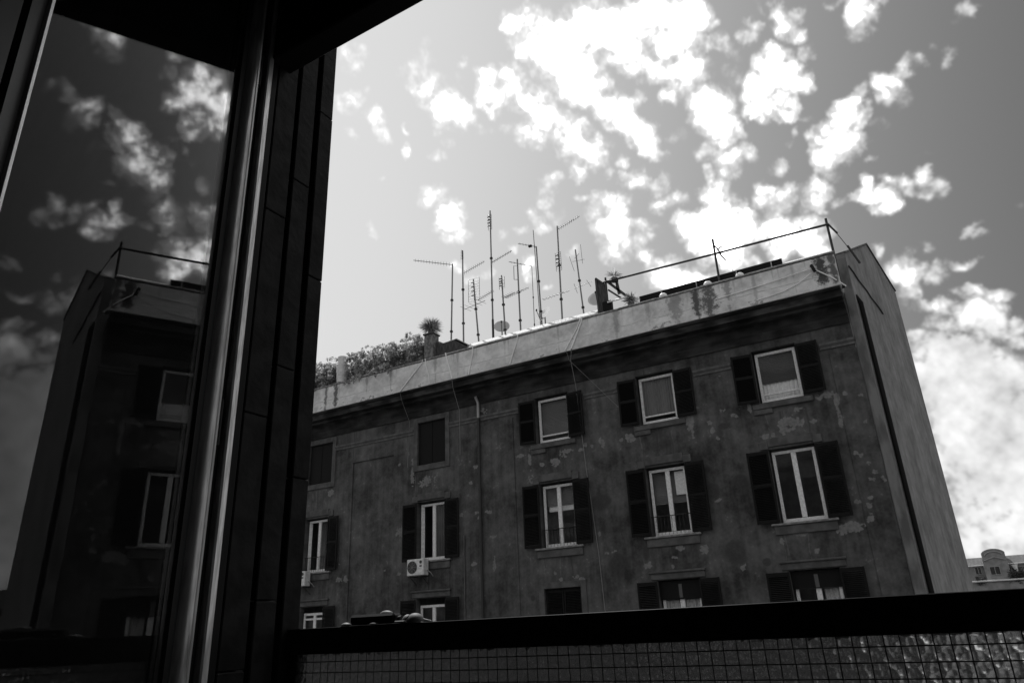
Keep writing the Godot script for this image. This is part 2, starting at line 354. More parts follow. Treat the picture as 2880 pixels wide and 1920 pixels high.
# ---------------------------------------------------------------- plaster: flaked and stained places where they are on the wall
# x, y (from eye level), half width, half height, 1 flaked pale / -1 dark stain
const FLAKES := [
	-4.91,6.93,0.06,0.04,1, -8.89,5.56,0.09,0.14,1, -9.47,5.57,0.06,0.07,1, -9.26,5.51,0.05,0.03,1, -9.64,5.45,0.12,0.04,1, -10.17,5.48,0.22,0.06,1, -10.63,5.18,0.16,0.11,1, -11.12,5.16,0.08,0.06,1,
	-10.30,5.36,0.12,0.08,1, -11.92,5.60,0.17,0.05,1, -11.56,5.43,0.05,0.29,1, -11.57,4.74,0.10,0.11,1, -7.92,5.59,0.14,0.12,1, -8.24,5.54,0.07,0.04,1, -5.99,5.70,0.10,0.18,1, -5.94,5.42,0.04,0.16,1,
	-5.42,5.60,0.08,0.06,1, -5.33,5.34,0.06,0.09,1, -5.23,5.09,0.04,0.05,1, -4.98,5.91,0.10,0.04,1, -4.68,5.70,0.06,0.04,1, -4.59,5.66,0.05,0.04,1, -4.49,5.82,0.04,0.04,1, -4.19,5.84,0.05,0.13,1,
	-5.72,6.11,0.04,0.03,1, -2.21,5.77,0.17,0.07,1, -1.99,5.81,0.17,0.07,1, -1.85,5.65,0.06,0.19,1, -1.86,5.25,0.06,0.12,1, -1.87,4.96,0.05,0.12,1, -3.14,5.19,0.27,0.15,1, -3.39,5.08,0.09,0.15,1,
	-2.85,5.54,0.11,0.06,1, -3.92,4.92,0.12,0.06,1, -3.66,4.93,0.06,0.05,1, -2.55,5.13,0.07,0.05,1, -3.27,5.01,0.14,0.07,1, -1.61,5.75,0.03,0.04,1, -1.24,5.62,0.02,0.03,1, -1.26,4.88,0.02,0.03,1,
	-1.55,4.01,0.05,0.04,1, -1.66,4.08,0.03,0.03,1, -1.41,3.77,0.05,0.04,1, -1.31,3.54,0.06,0.04,1, -1.43,3.36,0.07,0.05,1, -1.15,3.32,0.06,0.07,1, -1.89,2.83,0.08,0.03,1, -1.63,2.71,0.08,0.06,1,
	-1.55,2.88,0.04,0.03,1, -1.67,2.41,0.08,0.11,1, -2.17,2.18,0.28,0.13,1, -2.37,2.22,0.12,0.11,1, -3.41,2.20,0.17,0.07,1, -9.25,2.72,0.05,0.06,1, -5.52,3.32,0.10,0.05,1, -6.06,2.03,0.12,0.12,1,
	-6.76,2.09,0.10,0.07,1, -6.97,1.85,0.08,0.04,1, -6.91,2.35,0.10,0.05,1, -7.80,1.70,0.11,0.10,1, -8.79,2.15,0.08,0.05,1, -9.08,2.15,0.07,0.05,1, -5.03,1.66,0.04,0.22,1, -5.07,1.39,0.07,0.07,1,
	-10.87,1.73,0.06,0.06,1, -10.17,1.55,0.09,0.05,1, -9.94,1.46,0.09,0.05,1, -10.65,1.51,0.07,0.03,1, -3.93,2.02,0.04,0.07,1, -3.09,1.70,0.06,0.05,1, -7.03,1.61,0.03,0.03,1, -17.05,3.59,0.19,0.15,1,
	-17.11,2.12,0.10,0.05,1, -19.90,2.12,0.13,0.09,1, -19.59,2.13,0.11,0.13,1, -20.57,5.45,0.15,0.11,1, -13.25,3.87,0.11,0.05,1, -13.09,3.04,0.11,0.06,1, -13.68,3.73,0.08,0.05,1, -14.38,3.89,0.08,0.05,1,
	-13.71,3.90,0.09,0.04,1, -13.08,2.16,0.06,0.18,1, -13.91,2.22,0.11,0.04,1, -9.23,2.73,0.05,0.07,1, -13.33,7.44,0.12,0.11,1, -13.75,5.48,0.08,0.05,1, -17.76,2.30,0.05,0.04,1, -19.94,2.70,0.06,0.04,1,
	-13.96,4.94,0.06,0.05,1, -17.16,6.06,0.05,0.04,1, -16.52,5.67,0.07,0.42,1, -15.82,5.26,0.34,0.17,1, -4.80,3.72,0.19,0.17,-1, -5.64,3.58,0.20,0.19,-1, -9.10,3.70,0.26,0.21,-1, -5.21,1.86,0.26,0.27,-1,
	-8.72,1.77,0.25,0.27,-1, -7.82,2.04,0.08,0.19,-1, -6.57,1.60,0.06,0.06,-1, -4.42,1.52,0.09,0.09,-1, -9.06,1.11,0.08,0.07,-1, -11.69,1.01,0.07,0.08,-1, -5.01,5.42,0.15,0.08,-1,
]
func noise_bytes(w: int, h: int, freq: float, seed_: int, oct := 4) -> PackedByteArray:
	var f := FastNoiseLite.new()
	f.seed = seed_; f.frequency = freq; f.fractal_octaves = oct
	return f.get_image(w, h, false, false, false).get_data()
func streak_bytes(w: int, h: int, freq: float, seed_: int, squeeze: int) -> PackedByteArray:
	var f := FastNoiseLite.new()
	f.seed = seed_; f.frequency = freq; f.fractal_octaves = 4
	var im := f.get_image(w, maxi(2, h / squeeze), false, false, false)
	im.resize(w, h, Image.INTERPOLATE_CUBIC)
	return im.get_data()
func textured(w: int, h: int, px: PackedByteArray, rough := 0.92) -> StandardMaterial3D:
	var m := mat(1.0, rough)
	m.albedo_texture = ImageTexture.create_from_image(Image.create_from_data(w, h, false, Image.FORMAT_L8, px))
	return m
func to_srgb8() -> PackedByteArray:
	var t := PackedByteArray()
	t.resize(2048)
	for i in 2048:
		t[i] = int(clampf(grey(i / 2047.0).r * 255.0, 0.0, 255.0))
	return t
var srgb8: PackedByteArray

const FX0 := -22.6
const FX1 := -0.6
const FY0 := -1.0
const FY1 := 8.0
func facade_plaster() -> StandardMaterial3D:
	var w := 1792
	var h := 736
	var k := w / (FX1 - FX0)
	var fl := PackedFloat32Array()
	fl.resize(w * h)
	for i in range(0, FLAKES.size(), 5):
		var a: float = maxf(FLAKES[i + 2], 0.05) * 1.5 * k
		var b: float = maxf(FLAKES[i + 3], 0.05) * 1.5 * k
		var cx: float = (FLAKES[i] - FX0) * k
		var cy: float = (FY1 - FLAKES[i + 1]) * k
		var sg: float = FLAKES[i + 4]
		for y in range(maxi(0, int(cy - b)), mini(h - 1, int(cy + b)) + 1):
			for x in range(maxi(0, int(cx - a)), mini(w - 1, int(cx + a)) + 1):
				var u := (x - cx) / a
				var v := (y - cy) / b
				var q := 1.0 - u * u - v * v
				if q > 0.0:
					fl[y * w + x] = maxf(fl[y * w + x], q) if sg > 0.0 else minf(fl[y * w + x], -q)
	# rust and dirt that ran down from the ends of the sills and aprons
	var rng := RandomNumberGenerator.new()
	rng.seed = 88
	var runs := []
	for bx in BAYS:
		for top in [5.56, 2.42]:
			for each in 4:
				runs.append([bx + rng.randf_range(-0.85, 0.85), top, rng.randf_range(0.25, 1.1), rng.randf_range(0.025, 0.07), -1.0 if rng.randf() < 0.65 else 1.0])
	for each in 26:
		runs.append([rng.randf_range(FX0, FX1), 7.72, rng.randf_range(0.3, 1.3), rng.randf_range(0.03, 0.10), -1.0])
	var wet := PackedFloat32Array()
	wet.resize(w * h)
	for q in runs:
		for y in range(maxi(0, int((FY1 - q[1]) * k)), mini(h, int((FY1 - q[1] + q[2]) * k))):
			var along: float = ((FY1 - y / k) - q[1]) / -q[2]
			var wide: float = q[3] * (1.0 - 0.6 * along) * k
			var cx: float = (q[0] - FX0) * k + 1.5 * sin(y * 0.09 + q[0] * 5.0)
			for x in range(maxi(0, int(cx - wide)), mini(w - 1, int(cx + wide)) + 1):
				wet[y * w + x] = q[4] * (1.0 - absf(x - cx) / wide)
	var coarse := noise_bytes(w, h, 0.006, 21, 4)
	var mid := noise_bytes(w, h, 0.03, 22, 4)
	var fine := noise_bytes(w, h, 0.11, 23, 3)
	var drip := streak_bytes(w, h, 0.05, 24, 14)
	var px := PackedByteArray()
	px.resize(w * h)
	for i in w * h:
		var c := (coarse[i] - 128) / 128.0
		var m := (mid[i] - 128) / 128.0
		var f := (fine[i] - 128) / 128.0
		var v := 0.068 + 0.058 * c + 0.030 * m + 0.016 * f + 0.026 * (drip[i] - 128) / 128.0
		var ru := wet[i]
		if ru != 0.0:
			v = lerpf(v, 0.040 if ru < 0.0 else 0.125, 0.7 * smoothstep(0.1, 0.7, absf(ru) * 0.8 + m * 0.6 + f * 0.3))
		# small flakes strewn where the coat is thin
		if m * 0.6 + f * 0.5 > 0.46 and c > -0.1:
			v += 0.04
		var q := fl[i]
		if q > 0.0:
			v = lerpf(v, 0.155 + 0.05 * f + 0.035 * m, smoothstep(0.34, 0.50, q * 0.9 + m * 0.75 + f * 0.55))
		elif q < 0.0:
			v = lerpf(v, 0.034 + 0.010 * f, 0.8 * smoothstep(0.10, 0.65, -q + m * 0.5 + f * 0.3))
		px[i] = srgb8[int(clampf(v, 0.02, 0.5) * 2047.0)]
	return textured(w, h, px)
func parapet_paint() -> StandardMaterial3D:
	var w := 2048
	var h := 104
	var coarse := noise_bytes(w, h, 0.011, 31, 4)
	var mid := noise_bytes(w, h, 0.045, 32, 4)
	var fine := noise_bytes(w, h, 0.16, 33, 3)
	var drip := streak_bytes(w, h, 0.06, 34, 30)
	# where the water runs: x, half width, how far down it reaches (0..1), strength
	var runs := [-21.3, .12, .6, .5, -20.35, .1, 1., .8, -19.8, .14, 1., .9, -18.2, .08, .5, .5, -17.0, .1, .45, .5, -14.9, .1, .5, .45, -13.9, .08, .4, .4, -11.9, .07, .35, .4, -9.8, .06, .3, .4, -7.7, .15, .8, .5, -6.6, .1, .5, .4, -5.75, .30, .85, .6, -5.05, .16, .9, .95, -4.65, .26, 1., .9, -4.1, .14, .6, .6, -3.3, .06, 1., .35, -2.2, .05, .5, .3, -1.45, .20, .95, 1., -1.15, .12, 1., .9]
	var px := PackedByteArray()
	px.resize(w * h)
	for y in h:
		var ry := float(y) / h
		for x in w:
			var i := y * w + x
			var X := lerpf(FX0, FX1, float(x) / w)
			var m := (mid[i] - 128) / 128.0
			var f := (fine[i] - 128) / 128.0
			var v := 0.64 + 0.22 * (coarse[i] - 128) / 128.0 + 0.12 * m + 0.04 * f
			var s := smoothstep(0.45, 0.8, (drip[i] - 128) / 128.0 + 0.22 - 0.35 * ry) * 0.28
			for r in range(0, runs.size(), 4):
				var d: float = absf(X - runs[r]) / runs[r + 1]
				if d < 1.6:
					s = maxf(s, runs[r + 3] * smoothstep(0.1, 0.95, 1.25 - d + m * 0.9 + f * 0.4 - 0.75 * smoothstep(runs[r + 2] - 0.35, runs[r + 2] + 0.2, ry)))
			# mould along the lower edge, and a long thin dark line
			var co := (coarse[i] - 128) / 128.0
			s = maxf(s, 0.7 * smoothstep(0.40, 0.75, m * 0.5 + f * 0.25 + co * 0.9 + (0.18 if ry > 0.82 else -0.25)))
			s = maxf(s, 0.45 * smoothstep(0.9, 0.2, absf(ry - 0.60 - 0.04 * co) / 0.022) * smoothstep(-0.3, 0.2, m + co))
			v = lerpf(v, 0.07 + 0.02 * f, s)
			px[i] = srgb8[int(clampf(v, 0.02, 0.8) * 2047.0)]
	return textured(w, h, px)
func end_wall_plaster() -> StandardMaterial3D:
	var w := 512
	var h := 832
	var coarse := noise_bytes(w, h, 0.008, 41, 4)
	var mid := noise_bytes(w, h, 0.035, 42, 4)
	var fine := noise_bytes(w, h, 0.15, 43, 3)
	var drip := streak_bytes(w, h, 0.03, 44, 9)
	var px := PackedByteArray()
	px.resize(w * h)
	for y in h:
		for x in w:
			var i := y * w + x
			var m := (mid[i] - 128) / 128.0
			var f := (fine[i] - 128) / 128.0
			var c := (coarse[i] - 128) / 128.0
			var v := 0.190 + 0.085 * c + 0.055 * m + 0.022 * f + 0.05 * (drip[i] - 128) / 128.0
			px[i] = srgb8[int(clampf(v, 0.02, 0.6) * 2047.0)]
	return textured(w, h, px)

# ---------------------------------------------------------------- the house across the street
var M := {}
const BAYS := [-3.25, -6.93, -10.63, -15.65, -21.2, -26.3, -30.2]
const ROWS := [[5.90, 7.50], [2.50, 4.54], [-0.90, 1.27]]
const HALF := 0.63
const LEFT := -46.0

func facade_uv(x: float, y: float) -> Vector2:
	return Vector2((x - FX0) / (FX1 - FX0), (FY1 - y) / (FY1 - FY0))
func shutter_mesh(w: float, h: float) -> ArrayMesh:
	var s := Shape.new()
	var st := 0.055
	for x in [st / 2, w - st / 2]:
		s.box(Vector3(x, h / 2, 0), Vector3(st, h, 0.042), 0.006)
	for y in [0.05, h * 0.52, h - 0.05]:
		s.box(Vector3(w / 2, y, 0), Vector3(w - 2 * st, 0.09, 0.038), 0.005)
	var tilt := Basis(Vector3.RIGHT, 0.7)
	var n := int(h / 0.05)
	for i in n:
		var y := 0.1 + (h - 0.2) * (i + 0.5) / n
		if absf(y - h * 0.52) > 0.05:
			s.box(Vector3(w / 2, y, 0), Vector3(w - 2 * st, 0.006, 0.05), 0.0, tilt)
	return s.mesh()
func make_house() -> Node3D:
	var b := thing("apartment_house", Vector3(0, 0, FACE), "old apartment house with flaking dark plaster, shuttered windows and pale stained parapet", "building")
	var wall := S(b)
	var holes := []
	for bx in BAYS:
		for r in ROWS:
			holes.append(Rect2(bx - HALF, r[0], 2 * HALF, r[1] - r[0]))
	var panel := Rect2(-19.46, -8.9, 2.04, 15.38)
	holes.append(panel)
	var xs := [LEFT, -1.05]
	var ys := [-9.0, 8.0]
	for q in holes:
		xs.append_array([q.position.x, q.end.x]); ys.append_array([q.position.y, q.end.y])
	xs.sort(); ys.sort()
	for i in xs.size() - 1:
		for j in ys.size() - 1:
			if xs[i + 1] - xs[i] < 0.001 or ys[j + 1] - ys[j] < 0.001:
				continue
			var c := Vector2((xs[i] + xs[i + 1]) / 2, (ys[j] + ys[j + 1]) / 2)
			var open := false
			for q in holes:
				if q.has_point(c):
					open = true
			if not open:
				wall.quad(V(xs[i], ys[j], FACE), V(xs[i + 1], ys[j], FACE), V(xs[i + 1], ys[j + 1], FACE), V(xs[i], ys[j + 1], FACE), Vector3.BACK, facade_uv(xs[i], ys[j]), facade_uv(xs[i + 1], ys[j]), facade_uv(xs[i + 1], ys[j + 1]), facade_uv(xs[i], ys[j + 1]))
	# the sides of the openings and the shallow recess
	for q in holes:
		var d := 0.22 if q != panel else 0.05
		var a: Vector2 = q.position
		var e: Vector2 = q.end
		var cs := [a, Vector2(e.x, a.y), e, Vector2(a.x, e.y)]
		for k in 4:
			var p0: Vector2 = cs[k]
			var p1: Vector2 = cs[(k + 1) % 4]
			var dir := (p1 - p0).normalized()
			wall.quad(V(p0.x, p0.y, FACE), V(p1.x, p1.y, FACE), V(p1.x, p1.y, FACE - d), V(p0.x, p0.y, FACE - d), Vector3(-dir.y, dir.x, 0), facade_uv(p0.x, p0.y), facade_uv(p1.x, p1.y), facade_uv(p1.x, p1.y), facade_uv(p0.x, p0.y))
	wall.quad(V(panel.position.x, panel.position.y, FACE - 0.05), V(panel.end.x, panel.position.y, FACE - 0.05), V(panel.end.x, panel.end.y, FACE - 0.05), V(panel.position.x, panel.end.y, FACE - 0.05), Vector3.BACK, facade_uv(panel.position.x, panel.position.y), facade_uv(panel.end.x, panel.position.y), facade_uv(panel.end.x, panel.end.y), facade_uv(panel.position.x, panel.end.y))
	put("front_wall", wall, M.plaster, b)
	# solid masonry behind the rooms, so that no light leaks through
	var core := S(b)
	core.span(V(LEFT, -9.0, FACE - 7.5), V(-1.2, 8.5, FACE - 3.7))
	put("masonry", core, M.inner_wall, b)
	var roof := S(b)
	roof.span(V(LEFT, 8.5, FACE - 7.6), V(-1.06, 8.66, FACE + 0.5))
	put("roof_terrace", roof, M.roofing, b)
	# pilasters, the strip at the corner
	for e in [[-13.02, -12.15, 6.98], [-1.78, -1.06, 6.98]]:
		var s := S(b)
		s.span(V(e[0], -9.0, FACE - 0.05), V(e[1], e[2], FACE + 0.035), 0.008)
		for i in s.p.size():
			s.t[i] = facade_uv(s.p[i].x, s.p[i].y - EYE)
		put("pilaster", s, M.plaster, b)
	var strip := S(b)
	strip.span(V(-1.05, -9.0, FACE - 0.3), V(-0.80, 9.72, FACE + 0.05), 0.02)
	put("corner_strip", strip, M.edge_plaster, b)
	# moulding under the top windows' heads, broken by the shutters
	var cuts := [LEFT]
	var order := BAYS.duplicate()
	order.reverse()
	for x in order:
		var wide := 1.26 if x > -12.0 else 0.80
		cuts.append(x - wide); cuts.append(x + wide)
	cuts.append(-1.06)
	for i in range(0, cuts.size(), 2):
		var s := S(b)
		var prof := PackedVector2Array([Vector2(0, 7.10), Vector2(0.03, 7.10), Vector2(0.03, 7.16), Vector2(0.075, 7.22), Vector2(0.075, 7.28), Vector2(0.0, 7.30)])
		s.prism(prof, V(cuts[i], 0, FACE), Vector3.BACK, Vector3.UP, Vector3(cuts[i + 1] - cuts[i], 0, 0))
		put("string_course", s, M.trim, b)
	# cornice: steps and a cove up to the slab that carries the parapet
	var co := PackedVector2Array([Vector2(-0.05, 7.74), Vector2(0.05, 7.74), Vector2(0.05, 7.84), Vector2(0.10, 7.88), Vector2(0.10, 7.98)])
	for k in 7:
		var a := PI / 2 * k / 6.0
		co.append(Vector2(0.13 + 0.27 * (1.0 - cos(a)), 8.00 + 0.20 * sin(a)))
	co.append_array(PackedVector2Array([Vector2(0.44, 8.22), Vector2(0.44, 8.30), Vector2(0.66, 8.32), Vector2(0.66, 8.50), Vector2(0.74, 8.54), Vector2(0.74, 8.612), Vector2(-0.05, 8.612)]))
	var cs := S(b)
	cs.prism(co, V(LEFT, 0, FACE), Vector3.BACK, Vector3.UP, Vector3(-1.08 - LEFT, 0, 0), true)
	put("cornice", cs, M.cornice, b)
	# parapet, with a rounded coping; its face is slightly uneven, sections of about four metres
	var pa := S(b)
	var px := -1.04
	var pz := FACE + 0.80
	pa.span(V(LEFT, 8.615, FACE + 0.58), V(px, 9.56, pz - 0.004))
	put("parapet_core", pa, M.parapet_plain, b)
	var pf := S(b)
	pf.quad(V(LEFT, 8.60, pz), V(px, 8.60, pz), V(px, 9.56, pz), V(LEFT, 9.56, pz), Vector3.BACK, Vector2((LEFT - FX0) / (FX1 - FX0), 1), Vector2((px - FX0) / (FX1 - FX0), 1), Vector2((px - FX0) / (FX1 - FX0), 0), Vector2((LEFT - FX0) / (FX1 - FX0), 0))
	pf.quad(V(LEFT, 8.60, pz), V(px, 8.60, pz), V(px, 8.60, FACE + 0.5), V(LEFT, 8.60, FACE + 0.5), Vector3.DOWN)
	pf.quad(V(px, 8.60, pz), V(px, 9.56, pz), V(px, 9.56, FACE + 0.5), V(px, 8.60, FACE + 0.5), Vector3.RIGHT, Vector2(0.98, 1), Vector2(0.98, 0), Vector2(0.985, 0), Vector2(0.985, 1))
	put("parapet", pf, M.parapet, b)
	var rng := RandomNumberGenerator.new()
	rng.seed = 5
	var cx := px + 0.02
	while cx > LEFT:
		var nx: float = maxf(LEFT, cx - rng.randf_range(1.0, 1.5))
		var s := S(b)
		var dy := rng.randf_range(-0.012, 0.012)
		var round_ := PackedVector2Array([Vector2(0.56, 9.562)])
		for k in 9:
			var a := -0.6 + 2.6 * k / 8.0
			round_.append(Vector2(0.78 + 0.055 * cos(a), 9.60 + dy + 0.045 * sin(a)))
		round_.append(Vector2(0.56, 9.65 + dy))
		s.prism(round_, V(cx - 0.006, 0, FACE), Vector3.BACK, Vector3.UP, Vector3(nx - cx + 0.006, 0, 0), true)
		put("coping", s, M.coping, b)
		cx = nx
	# end wall, turned away by eight degrees, rising towards the back
	var ang := deg_to_rad(8.0)
	var dir := Vector3(sin(ang), 0, -cos(ang))
	var nor := Vector3(cos(ang), 0, sin(ang))
	var org := V(-0.79, 0, FACE + 0.04)
	var poly := PackedVector2Array([Vector2(0, -9.0), Vector2(7.7, -9.0), Vector2(7.7, 11.35), Vector2(3.95, 11.80), Vector2(0.0, 9.86)])
	var ew := S(b)
	ew.prism(poly, org - nor * 0.3, dir, Vector3.UP, nor * 0.3)
	for i in ew.p.size():
		var q: Vector3 = ew.p[i] + b.position - org
		ew.t[i] = Vector2(q.dot(dir) / 7.9, (12.2 - q.y) / 13.0)
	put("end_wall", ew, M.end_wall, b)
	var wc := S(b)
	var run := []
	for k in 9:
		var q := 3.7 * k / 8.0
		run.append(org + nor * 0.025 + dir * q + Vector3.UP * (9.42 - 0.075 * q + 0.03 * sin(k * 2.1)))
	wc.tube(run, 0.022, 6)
	put("wall_line", wc, M.dark_pipe, b)  # thin dark tube drawn along a near-level line on the end wall
	var cap := S(b)
	for e in [[0.0, 9.86, 3.95, 11.80], [3.95, 11.80, 7.7, 11.35]]:
		var a0: Vector3 = org + dir * e[0] + Vector3.UP * (e[1] + 0.02) - nor * 0.14
		var a1: Vector3 = org + dir * e[2] + Vector3.UP * (e[3] + 0.02) - nor * 0.14
		var ax := (a1 - a0).normalized()
		var up := nor.cross(ax)
		cap.box((a0 + a1) / 2, Vector3((a1 - a0).length() + 0.02, 0.06, 0.36), 0.015, Basis(ax, up, nor))
	put("end_wall_capping", cap, M.coping_dark, b)
	var pipe := S(b)
	var bot := V(-0.79, -9.0, FACE + 0.04) + nor * 0.07 + dir * 0.2
	pipe.tube([bot, bot + Vector3.UP * 17.3, bot + Vector3.UP * 17.55 - nor * 0.1], 0.065, 10)
	put("corner_drainpipe", pipe, M.black_iron, b)
	var dp := S(b)
	dp.tube([V(-13.52, -8.9, FACE + 0.09), V(-13.52, 7.2, FACE + 0.09)], 0.05, 10)
	for y in [-2.0, 0.2, 2.4, 4.6, 6.2]:
		dp.tube([V(-13.52, y, FACE + 0.09), V(-13.52, y + 0.09, FACE + 0.09)], 0.064, 10)
		dp.box(V(-13.52, y + 0.045, FACE + 0.03), Vector3(0.03, 0.03, 0.08))
	put("drainpipe", dp, M.dark_pipe, b)
	var dp2 := S(b)
	dp2.tube([V(-13.52, 7.2, FACE + 0.09), V(-13.52, 7.75, FACE + 0.09), V(-13.52, 7.95, FACE + 0.25)], 0.052, 10)
	put("drainpipe_lit_top", dp2, M.zinc, b)  # top stretch in a paler metal, its light put into the colour
	var conduit := S(b)
	conduit.tube([V(-14.25, -1.0, FACE + 0.03), V(-14.25, 3.2, FACE + 0.03)], 0.022, 6)
	put("conduit", conduit, M.trim, b)
	# windows
	var sm := {}
	for r in 3:
		sm[r] = shutter_mesh(0.60, [1.50, 1.99, 2.12][r])
		sm[r].surface_set_material(0, M.shutter)
	for r in 3:
		for i in BAYS.size():
			make_window(b, r, i, sm[r])
	return b

func make_window(b: Node3D, r: int, i: int, sm: ArrayMesh) -> void:
	var x: float = BAYS[i]
	var y0: float = ROWS[r][0]
	var y1: float = ROWS[r][1]
	var z := FACE - 0.16
	var rng := RandomNumberGenerator.new()
	rng.seed = 100 + r * 10 + i
	# stone sill and the raised apron or hood
	var blind := (r == 0 and i >= 3)
	var shut := (r == 2 and i == 2)
	if blind or shut:
		for e in [[x - HALF - 0.19, y0 - 0.22, x - HALF, y1 + 0.19], [x + HALF, y0 - 0.22, x + HALF + 0.19, y1 + 0.19], [x - HALF, y1, x + HALF, y1 + 0.19], [x - HALF, y0 - 0.22, x + HALF, y0 - 0.02]]:
			trim(b, "architrave", V(e[0], e[1], FACE - 0.02), V(e[2], e[3], FACE + 0.04), 0.01)
	elif r == 0:
		trim(b, "apron", V(x - 0.83, y0 - 0.19, FACE - 0.02), V(x + 0.83, y0 - 0.04, FACE + 0.075), 0.012)
		trim(b, "apron_step", V(x - 0.83, y0 - 0.34, FACE - 0.02), V(x - 0.30, y0 - 0.191, FACE + 0.05), 0.01)
	elif r == 1:
		trim(b, "apron", V(x - 0.80, y0 - 0.30, FACE - 0.02), V(x + 0.80, y0 - 0.07, FACE + 0.05), 0.01)
		trim(b, "hood", V(x - 0.60, y1 + 0.06, FACE - 0.02), V(x + 0.60, y1 + 0.30, FACE + 0.055), 0.01)
		trim(b, "hood_end", V(x - 0.84, y1 + 0.0, FACE - 0.02), V(x - 0.601, y1 + 0.22, FACE + 0.05), 0.01)
		trim(b, "hood_end", V(x + 0.601, y1 + 0.0, FACE - 0.02), V(x + 0.84, y1 + 0.22, FACE + 0.05), 0.01)
	else:
		trim(b, "hood", V(x - 0.80, y1 + 0.02, FACE - 0.02), V(x + 0.80, y1 + 0.19, FACE + 0.045), 0.01)
		trim(b, "hood_cap", V(x - 0.84, y1 + 0.191, FACE - 0.02), V(x + 0.84, y1 + 0.25, FACE + 0.09), 0.012)
	# the room behind: plain pale walls, lit by this window alone
	var back := S(b)
	var hw := 1.7
	var ra := y0 - (0.9 if r < 2 else 0.1)
	var rb := y1 + 0.30
	var rz := FACE - 3.6
	var rf := FACE - 0.02
	back.quad(V(x - hw, ra, rz), V(x + hw, ra, rz), V(x + hw, rb, rz), V(x - hw, rb, rz), Vector3.BACK)
	for sd in [-1.0, 1.0]:
		back.quad(V(x + sd * hw, ra, rf), V(x + sd * hw, rb, rf), V(x + sd * hw, rb, rz), V(x + sd * hw, ra, rz), Vector3(-sd, 0, 0))
	for yy in [ra, rb]:
		back.quad(V(x - hw, yy, rf), V(x + hw, yy, rf), V(x + hw, yy, rz), V(x - hw, yy, rz), Vector3.UP)
	# its front wall round the opening
	for q in [[x - hw, ra, x - HALF, rb], [x + HALF, ra, x + hw, rb], [x - HALF, ra, x + HALF, y0], [x - HALF, y1, x + HALF, rb]]:
		back.quad(V(q[0], q[1], FACE - 0.22), V(q[2], q[1], FACE - 0.22), V(q[2], q[3], FACE - 0.22), V(q[0], q[3], FACE - 0.22), Vector3.FORWARD)
	if blind:
		var s := S(b)
		s.span(V(x - HALF, y0, FACE - 0.12), V(x + HALF, y1, FACE - 0.07))
		for q in 2:
			s.span(V(x - HALF + 0.03 + q * HALF, y0 + 0.03, FACE - 0.07), V(x + (q * 1.0 - 0.02) * HALF - 0.0, y1 - 0.03, FACE - 0.055), 0.006)
		put("closed_panel", s, M.shutter, b)
		return
	if shut:
		for q in 2:
			var sh := MeshInstance3D.new()
			sh.name = "shutter"; sh.mesh = sm
			b.add_child(sh, true)
			sh.position = V(x - HALF + 0.015 + q * 0.615, y0 + 0.02, FACE - 0.08) - b.position
		put("room", back, M.inner_wall, b)
		return
	# the frame, with its sashes, panes, curtains and shutters under it
	var top := y1 - (0.06 if r < 2 else 0.22)
	var w := S(b)
	var xl := x - 0.58
	var xr := x + 0.58
	var fw := 0.085
	var sashes := 1 if r == 0 else 2
	var trans := top
	w.span(V(xl, top - fw, z - 0.06), V(xr, top, z), 0.008)
	w.span(V(xl, y0 + 0.005, z - 0.06), V(xr, y0 + fw + 0.03, z), 0.008)
	for e in [[xl, xl + fw], [xr - fw, xr]]:
		w.span(V(e[0], y0 + fw + 0.031, z - 0.06), V(e[1], top - fw - 0.001, z), 0.008)
	if sashes == 2:
		w.span(V(x - 0.068, y0 + fw + 0.031, z - 0.06), V(x + 0.068, top - fw - 0.001, z + 0.006), 0.008)
	else:
		w.span(V(xl + fw, y0 + 0.24, z - 0.05), V(xr - fw, y0 + 0.29, z - 0.002), 0.006)
	if r == 2 and i != 3:
		w.span(V(xl + fw, 0.80, z - 0.05), V(x - 0.069, 0.87, z - 0.002), 0.006)
		w.span(V(x + 0.069, 0.80, z - 0.05), V(xr - fw, 0.87, z - 0.002), 0.006)
	var frame := put("window", w, M.window_paint, b)
	put("room", back, M.inner_wall, frame)
	var halves := [[xl + fw, xr - fw]] if sashes == 1 else [[xl + fw, x - 0.068], [x + 0.068, xr - fw]]
	var k := 0
	for e in halves:
		var g := S(b)
		var ya := y0 + fw + 0.03
		var yb := top - fw
		var tilt := rng.randf_range(-0.006, 0.006)
		if (r == 1 and i >= 3 and k == 0):
			# the left sash stands open inwards
			var hinge := V(e[0], 0, z - 0.03)
			var op := Vector3(cos(1.05), 0, -sin(1.05))
			var wd: float = e[1] - e[0]
			var ls := S(b)
			for q in [0.0, wd - 0.05]:
				ls.box(hinge + op * (q + 0.025) + Vector3.UP * ((ya + yb) / 2), Vector3(0.05, yb - ya, 0.04), 0.005, Basis(op, Vector3.UP, op.cross(Vector3.UP)))
			put("open_sash", ls, M.window_paint, frame)
			g.quad(hinge + Vector3.UP * ya, hinge + op * wd + Vector3.UP * ya, hinge + op * wd + Vector3.UP * yb, hinge + Vector3.UP * yb, op.cross(Vector3.UP))
		else:
			g.quad(V(e[0], ya, z - 0.03 + tilt), V(e[1], ya, z - 0.03 - tilt), V(e[1], yb, z - 0.03 - tilt), V(e[0], yb, z - 0.03 + tilt), Vector3.BACK)
		put("pane", g, M.pane, frame)
		k += 1
